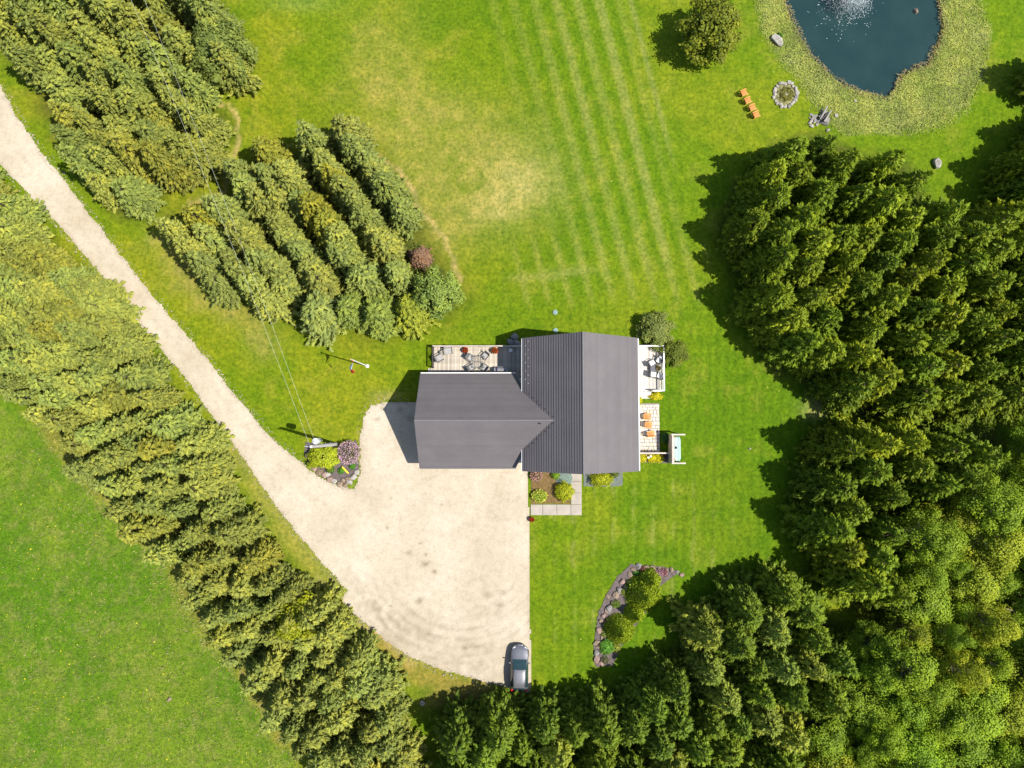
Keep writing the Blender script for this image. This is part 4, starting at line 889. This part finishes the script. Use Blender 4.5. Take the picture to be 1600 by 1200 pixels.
def planter(u, v, z, label, s=1., col=RED, pot=(.06, .05, .05)):
    q = P(u, v, z+.4); t = thing('flower_planter', label, 'planter', (q.x, q.y, z)); obj('pot', MB().lathe((0, 0, 0), [(.17*s, 0), (.24*s, .36*s), (.26*s, .38*s), (.22*s, .37*s), (.2*s, .33*s), (.01, .33*s)], 14), mat('dark_pot', pot, .6), t, smooth=True)
    n = 420; r = np.random.default_rng(int(u)); d = unit(r.normal(size=(n, 3))); d[:, 2] = np.abs(d[:, 2]); B = d*r.uniform(.5, 1, (n, 1))*np.array([.3, .3, .28])*s+np.array([0, 0, .36*s])
    for nm, c, sl in (('foliage', (.07, .13, .02), slice(0, 150)), ('flowers', col, slice(150, n))):
        vv, ff, tt = blades(B[sl], d[sl]+r.normal(0, .6, d[sl].shape), .1*s, .08*s, r.random(len(B[sl])), .3, r); put(nm, arr_mesh(nm, vv, ff, tt), LEAF, t, color=c)
planter(727, 547, zd, 'pot of red flowers at the rear railing nearer the lounge chairs'); planter(773, 548, zd, 'pot of orange red flowers at the rear railing nearer the house', 1.1, (.6, .08, .02))
planter(831, 812, .04, 'pot of red flowers at the drive end of the concrete walk', .9)
q = P(783, 578, zd+.9); gr = thing('gas_grill', 'covered grey gas grill against the garage edge of the rear deck', 'grill', (q.x, q.y, zd))
obj('cart', MB().box((0, 0, .4), (.75, .5, .7)), DARKG, gr, bevel=.02); vs = []
hood = [(-.27, .78), (-.27, .95), (-.18, 1.12), (.05, 1.18), (.22, 1.08), (.27, .92), (.27, .78)]
n = len(hood); mb = MB().add([(x, y, z) for x in (-.4, .4) for y, z in hood], [tuple(range(n)), tuple(range(2*n-1, n-1, -1))]+[(i, i+n, (i+1) % n+n, (i+1) % n) for i in range(n)]); obj('hood', mb, mat('grill_steel', (.3, .29, .3), .35, .5), gr)
for s in (-1, 1): obj('side_shelf', MB().box((s*.58, 0, .8), (.34, .46, .04)), mat('grill_steel', (.3, .29, .3)), gr)
obj('handle', MB().tube([(-.3, .32, .98), (.3, .32, .98)], .018, 6), GUARD, gr)
for s in (-1, 1):
    for k in (-1, 1): obj('wheel', MB().tube([(s*.33-.02, k*.2, .06), (s*.33+.02, k*.2, .06)], .06, 10), DARKG, gr)
q = P(798, 548, zd); o = tag(obj('round_stool', MB().lathe((0, 0, 0), [(.2, 0), (.16, .2), (.22, .4), (.2, .44), (.01, .45)], 16), WHITE, None, True, loc=(q.x, q.y, zd)), 'pale round stool on the shaded end of the rear deck', 'stool')
# side deck group
c2 = place(armchair('white cushioned chair on the side deck, open side next to the steep railing corner', .6, .58, WCUSH, None, True), 1019, 567, zs, -60); c2['label'] = 'white cushioned chair on the house side of the dark table, toward the shrubs'
for u, v, rz, lb in ((1021, 585, -100, 'white cushioned chair on the house side of the dark table, toward the steps'), (1030, 563, 150, 'white cushioned chair against the side railing, toward the shrubs'), (1031, 587, 65, 'white cushioned chair against the side railing, toward the steps')):
    q = P(u, v, zs+.4); copy_thing(c2, (q.x, q.y, zs), math.radians(rz), lb)
q = P(1021, 576, zs+.4); tag(obj('round_table', MB().lathe((0, 0, 0), [(.22, 0), (.2, .03), (.04, .05), (.04, .42), (.34, .43), (.34, .46), (.01, .46)], 18), mat('slate_top', (.09, .095, .12), .5), None, loc=(q.x, q.y, zs)), 'dark round table among the side deck chairs', 'table')
planter(1028, 575, zs, 'pot of tan grasses against the side deck railing', 1.0, (.34, .25, .13), (.25, .2, .16))

# swing frame and privacy fence -----------------------------------------
PALEW = mat('pale_timber', (.56, .47, .40), .8, var=.15, scale=2)
a, b_ = P(1048, 678, 1.0), P(1048, 724, 1.0); sw = thing('garden_swing', 'timber garden swing frame with mint green canopy beside the patio', 'swing', ((a.x+b_.x)/2, (a.y+b_.y)/2, 0)); ln = a.y-b_.y; hs_ = 1.95
for s in (-1, 1):
    for x in (0, 1.15): obj('post', MB().box((x, s*(ln/2-.06), hs_/2-.03), (.12, .12, hs_)), PALEW, sw)
    obj('cross_beam', MB().box((.6, s*(ln/2-.06), hs_+.02), (1.45, .15, .14)), PALEW, sw)
    obj('brace', MB().box((.17, s*(ln/2-.35), hs_-.02), (.07, .62, .07), rz=s*math.radians(35)), PALEW, sw)
obj('back_beam', MB().box((0, 0, hs_+.021), (.15, ln-.28, .14)), PALEW, sw)
for i in range(12): obj('plank', MB().box((-.06, (i-5.5)*(ln-.3)/12, .95), (.03, (ln-.3)/12-.015, 1.8)), PALEW, sw)
CAN = mat('mint_canvas', (.36, .5, .45), .8, var=.05)
mb = MB(); nn_ = 9; hw = ln/2-.28
for i in range(nn_):
    t = -1+2*i/(nn_-1)
    for j in range(5):
        s = j/4; ch = .18 if abs(t) > .9 else 0
        mb.v.append((.22+ch+s*(.66-ch*1.6), t*hw, hs_-.22-.10*math.sin(math.pi*s)))
for i in range(nn_-1):
    for j in range(4): mb.f.append((i*5+j, i*5+j+1, i*5+j+6, i*5+j+5))
o = obj('canopy', mb, CAN, sw, True); s_ = o.modifiers.new('thick', 'SOLIDIFY'); s_.thickness = .02
obj('bench_seat', MB().box((.55, 0, .45), (.5, ln-.8, .06)), PALEW, sw); obj('bench_back', MB().box((.26, 0, .75), (.06, ln-.8, .5)), PALEW, sw)
for s in (-1, 1): obj('chain', MB().tube([(.55, s*(ln/2-.42), .45), (.55, s*(ln/2-.12), hs_-.05)], .02, 5), DARKG, sw)
obj('ornament', MB().lathe((.38, .12, hs_-.29), [(.01, 0), (.12, .01), (.15, .05), (.06, .1), (.01, .12)], 8), DARKG, sw)
a, b_ = P(999, 708, 1.2), P(1047, 708, 1.2); pf = thing('privacy_fence', 'low pale timber fence between the patio and yellow shrubs', 'fence', ((XR+b_.x)/2, a.y, 0)); x0, x1 = XR-.5-pf.location.x, b_.x-pf.location.x-.12
obj('top_rail', MB().box(((x0+x1)/2, 0, 1.25), (x1-x0, .14, .06)), PALEW, pf)
k = int((x1-x0)/.14); me = MB().box((0, 0, .61), (.125, .025, 1.2)).mesh('plank'); me.materials.append(PALEW)
for i in range(k): put('plank', me, None, pf, loc=(x0+.07+i*.14, 0, 0))
for f in (0, .5, 1): obj('post', MB().box((lp(x0+.06, x1-.06, f), -.065, .6), (.1, .1, 1.24)), PALEW, pf)
q = P(1015, 714, .7); og = thing('garden_ornament', 'white winged garden ornament on a stake among yellow shrubs', 'ornament', (q.x, q.y, 0), .5)
obj('stake', MB().tube([(0, 0, 0), (0, 0, .8)], .015, 6), DARKG, og)
for s in (-1, 1): obj('wing', MB().add([(0, 0, .78), (s*.2, .16, .84), (s*.26, 0, .83), (s*.14, -.12, .8), (0, 0, .80), (s*.2, .16, .86), (s*.26, 0, .85), (s*.14, -.12, .82)], [(0, 1, 2, 3), (7, 6, 5, 4), (0, 4, 5, 1), (1, 5, 6, 2), (2, 6, 7, 3), (3, 7, 4, 0)]), WHITE, og)

# septic lids -------------------------------------------------------------
for u, v, lb in ((867.5, 488, 'pale blue green round lid in the lawn, farther from the house'), (868, 516.5, 'pale blue green round lid in the lawn, closer to the house')):
    q = P(u, v); o = thing('septic_lid', lb, 'lid', (q.x, q.y, 0)); obj('lid', MB().lathe((0, 0, 0), [(.27, -.05), (.27, .07), (.24, .1), (.01, .11)], 22), mat('lid_plastic', (.19, .28, .27), .6), o)
    obj('knob', MB().lathe((0, 0, .1), [(.06, 0), (.05, .04), (.01, .045)], 10), mat('lid_plastic', (.19, .28, .27)), o)

# yellow board in the bed
a, b_ = P(536, 731, .45), P(543, 738, .25); d = b_-a; tag(obj('yellow_board', MB().box((0, 0, 0), (.95, .16, .05), 0, 0, .2), mat('yellow_paint', (.75, .6, .02), .5), None, loc=((a+b_)/2).to_tuple(), rot=(0, 0, math.atan2(d.y, d.x))), 'bright yellow board propped on a round green plant', 'board')

# ------------------------------------------------------------------ utility pole and wires
GREYW = mat('grey_pole', (.42, .40, .38), .85, var=.15); HARD = mat('galvanised', (.5, .52, .55), .4, .5)
q = P(526, 694); up = thing('utility_pole', 'grey utility pole with transformer beside the clipped hedge block', 'utility pole', q); hp = 9.6
obj('pole', MB().tube([(0, 0, -.3), (0, 0, hp)], [.2, .15], 12), GREYW, up)
tr = obj('transformer', MB().lathe((.05, .5, hp-2.1), [(.02, -.02), (.26, 0), (.28, .05), (.28, .85), (.3, .88), (.28, .95), (.1, 1.0), (.02, 1.0)], 18), mat('transformer_grey', (.72, .74, .76), .45), up, True)
obj('bushing', MB().lathe((.05, .42, hp-1.1), [(.05, 0), (.07, .06), (.04, .1), (.07, .15), (.03, .25), (.01, .26)], 8), mat('porcelain', (.75, .75, .77), .3), tr)
obj('bracket', MB().box((.02, .22, hp-1.6), (.12, .3, .1)), HARD, up); obj('insulator', MB().lathe((0, 0, hp), [(.05, -.02), (.05, .12), (.09, .16), (.05, .2), (.09, .24), (.03, .3), (.01, .31)], 10), mat('porcelain', (.75, .75, .77)), up)
mb = MB(); pts = [(.15, .3, hp-.9)]+[(.45*math.cos(t_)+.25, .3+.3*math.sin(t_)+.15, hp-1.3-.3*math.sin(t_)) for t_ in np.linspace(.3, 4, 10)]; mb.tube(pts, .022, 6); obj('service_loop', mb, HARD, up)
obj('arm', MB().box((-.35, 0, hp-.35), (.7, .08, .08)), HARD, up)
for i, z in enumerate((2.5, 4.5, 6.0)): obj('step_bolt', MB().box((0, .18, z), (.04, .2, .04)), HARD, up)
far = P(168, -95, 9.0); up2 = copy_thing(up, (far.x, far.y, 0), .2, 'grey utility pole far up the road where the wires lead')
WIRE = mat('wire_aluminium', (.62, .64, .55), .5, .0, var=.02)
for (z0, off, z1, off2, lb) in ((hp+.25, (0, 0), 9.85, (0, 0), 'overhead wire from the pole top, on the road side'), (hp-1.0, (.05, .5), 8.4, (.9, .3), 'overhead wire from the transformer, on the house side')):
    a = Vector((q.x+off[0], q.y+off[1], z0)); b_ = Vector((far.x+off2[0], far.y+off2[1], z1)); o = tag(obj('overhead_wire', MB().tube([lp(a, b_, t_)+Vector((0, 0, -1.1*4*t_*(1-t_))) for t_ in np.linspace(0, 1, 33)], .007, 6), WIRE), lb, 'wire')

# ------------------------------------------------------------------ flagpole
q = P(574, 572); fp = thing('flagpole', 'white flagpole with drooping red and white flag on the lawn', 'flagpole', q); hf = 7.9
obj('pole', MB().tube([(0, 0, -.1), (0, 0, hf)], [.075, .045], 10), WHITE, fp); obj('base', MB().lathe((0, 0, 0), [(.2, -.02), (.2, .06), (.12, .1), (.08, .25), (.02, .26)], 14), WHITE, fp)
obj('finial', MB().lathe((0, 0, hf), [(.02, -.02), (.08, .04), (.1, .1), (.08, .16), (.01, .2)], 12), mat('gold', (.7, .5, .1), .3, .8), fp, True)
def fpt(s, t):      # s along the fly, t down the hoist
    l = 1.75*s; return Vector((.05+.16*math.sin(s*7+t*1.2)*s**.5-(.15+.5*s)*t, -.05-l*.66, hf-.45-1.0*t*(1-.25*s)-l*.62*s))
fl_ = None
for nm, s0, s1, m in (('hoist_band', 0, .25, mat('flag_red', (.62, .02, .02), .7)), ('centre_band', .25, .75, mat('flag_white', (.8, .79, .82), .7)), ('fly_band', .75, 1, mat('flag_red', (.62, .02, .02)))):
    mb = MB(); n = 10
    for i in range(n+1):
        for j in range(6): mb.v.append(tuple(fpt(lp(s0, s1, i/n), j/5)))
    mb.f = [(i*6+j, i*6+j+1, i*6+j+7, i*6+j+6) for i in range(n) for j in range(5)]
    o = obj(nm, mb, m, fp, True); k = o.modifiers.new('thick', 'SOLIDIFY'); k.thickness = .012

# ------------------------------------------------------------------ car
CARP, nt, b = new_mat('silver_grey_paint'); b.inputs['Metallic'].default_value = .55; b.inputs['Roughness'].default_value = .38; b.inputs['Coat Weight'].default_value = .6; b.inputs['Coat Roughness'].default_value = .08
na = noise(nt, 60, 2); r1 = ramp(nt, na.outputs[0], [(.3, (.20, .20, .22)), (.7, (.24, .24, .26))]); nt.links.new(r1.outputs[0], b.inputs['Base Color'])
TINT = mat('tinted_glass', (.02, .045, .05), .06, spec=.8); TYRE = mat('tyre_rubber', (.02, .02, .02), .9); RIM = mat('alloy', (.5, .5, .52), .3, .8)
a, b_ = P(812.5, 1009, .7), P(811, 1078, .7); ctr = (a+b_)/2; car = thing('parked_car', 'silver grey crossover car parked at the edge of the gravel yard', 'car', (ctr.x, ctr.y, .04), math.atan2((a-b_).y, (a-b_).x)-math.pi/2)
# stations along y (front +): y, half width low, half width belt, z bottom, z belt, half width top, z top
ST = [(2.34, .3, .28, .4, .6, .22, .64), (2.26, .55, .53, .33, .66, .42, .72), (2.08, .76, .74, .26, .75, .58, .83), (1.8, .87, .85, .22, .84, .68, .93), (1.4, .92, .90, .22, .92, .73, 1.03), (1.08, .92, .90, .22, .97, .76, 1.12), (.0, .92, .90, .22, 1.0, .64, 1.55), (-.35, .92, .90, .22, 1.01, .65, 1.62), (-1.1, .92, .90, .22, 1.03, .64, 1.62), (-1.75, .92, .89, .22, 1.06, .61, 1.53), (-2.1, .88, .86, .26, 1.05, .62, 1.15), (-2.25, .80, .78, .32, .92, .6, 1.0), (-2.32, .62, .6, .4, .8, .5, .85)]
def sect(s):
    y, wl_, wb, zb, zbe, wt, zt = s; pr = [(wl_*.9, zb), (wl_, zb+.16), (wl_*1.0, (zb+zbe)/2+.05), (wb, zbe), (lp(wb, wt, .5)+.03, lp(zbe, zt, .52)), (wt, zt-.03), (wt*.82, zt+.005), (wt*.4, zt+.03)]
    return [Vector((x, y, z)) for x, z in pr]+[Vector((-x, y, z)) for x, z in pr[::-1]]
SE = [sect(s) for s in ST]; n = len(SE[0]); mb = MB()
for s in SE: mb.v += [tuple(p) for p in s]
for i in range(len(SE)-1):
    for k in range(n-1): mb.f.append((i*n+k, i*n+k+1, (i+1)*n+k+1, (i+1)*n+k))
    mb.f.append((i*n+n-1, i*n, (i+1)*n, (i+1)*n+n-1))
mb.f += [tuple(range(n)), tuple(range(len(SE)*n-1, (len(SE)-1)*n-1, -1))]
body = obj('body', mb, CARP, car, True)
def patch(name, i0, i1, k0, k1, m, off=.012, f0=0., f1=1., e0=0., e1=1.):
    """pane lying on the body skin between stations i0..i1 and profile points k0..k1"""
    mb = MB(); A = [SE[i] for i in range(i0, i1+1)]; c = Vector((0, -.6, .7))
    rows = []
    for r_, s in enumerate(A):
        row = [s[k] for k in range(k0, k1+1)]
        if len(A) == 2:
            f = (f0, f1)[r_]; row = [lp(A[0][k], A[1][k], f) for k in range(k0, k1+1)]
        p0, p1 = lp(row[0], row[-1], e0), lp(row[0], row[-1], e1)
        if len(row) == 2: row = [p0, p1]
        rows.append([p+(p-c).normalized()*off for p in row])
    w = len(rows[0])
    for row in rows: mb.v += [tuple(p) for p in row]
    mb.f = [(i*w+j, i*w+j+1, (i+1)*w+j+1, (i+1)*w+j) for i in range(len(rows)-1) for j in range(w-1)]
    return obj(name, mb, m, car, True)
patch('windshield', 5, 6, 5, 10, TINT, .012, .06, .95); patch('rear_window', 9, 10, 5, 10, TINT, .014, .08, .85)
for k0, k1 in ((3, 5), (10, 12)):
    patch('side_window', 6, 9, k0, k1, TINT, .012); patch('side_window', 5, 6, k0, k1, TINT, .012, .35, 1.)
for s in (-1, 1):
    mb = MB().box((s*.6, 2.06, .76), (.2, .34, .1), rz=s*.75); obj('headlight', mb, mat('headlight_lens', (.5, .52, .55), .1), car, bevel=.03)
    obj('taillight', MB().box((s*.74, -2.12, 1.02), (.2, .22, .3), rz=s*.3), mat('taillight_red', (.5, .01, .015), .2), car, bevel=.03)
    mi = obj('mirror', MB().box((s*1.02, .62, 1.05), (.2, .12, .14)), CARP, car, bevel=.03)
    obj('roof_rail', MB().tube([(s*.58, -1.6, 1.6), (s*.6, -1.0, 1.69), (s*.6, -.4, 1.69), (s*.58, 0, 1.58)], .018, 6), DARKG, car)
    for y in (1.42, -1.4):
        w = obj('wheel', MB().tube([(s*.72, y, .34), (s*.94, y, .34)], .34, 20), TYRE, car); obj('rim', MB().tube([(s*.9, y, .34), (s*.95, y, .34)], .22, 12), RIM, w)
obj('grille', MB().box((0, 2.29, .5), (.8, .06, .2)), DARKG, car); obj('rear_wiper_trim', MB().box((0, -2.31, .55), (.9, .06, .16)), DARKG, car)
obj('hood_crease', MB().tube([(-.3, .95, 1.115), (-.34, 1.9, .925)], .012, 4), CARP, car); obj('hood_crease', MB().tube([(.3, .95, 1.115), (.34, 1.9, .925)], .012, 4), CARP, car)
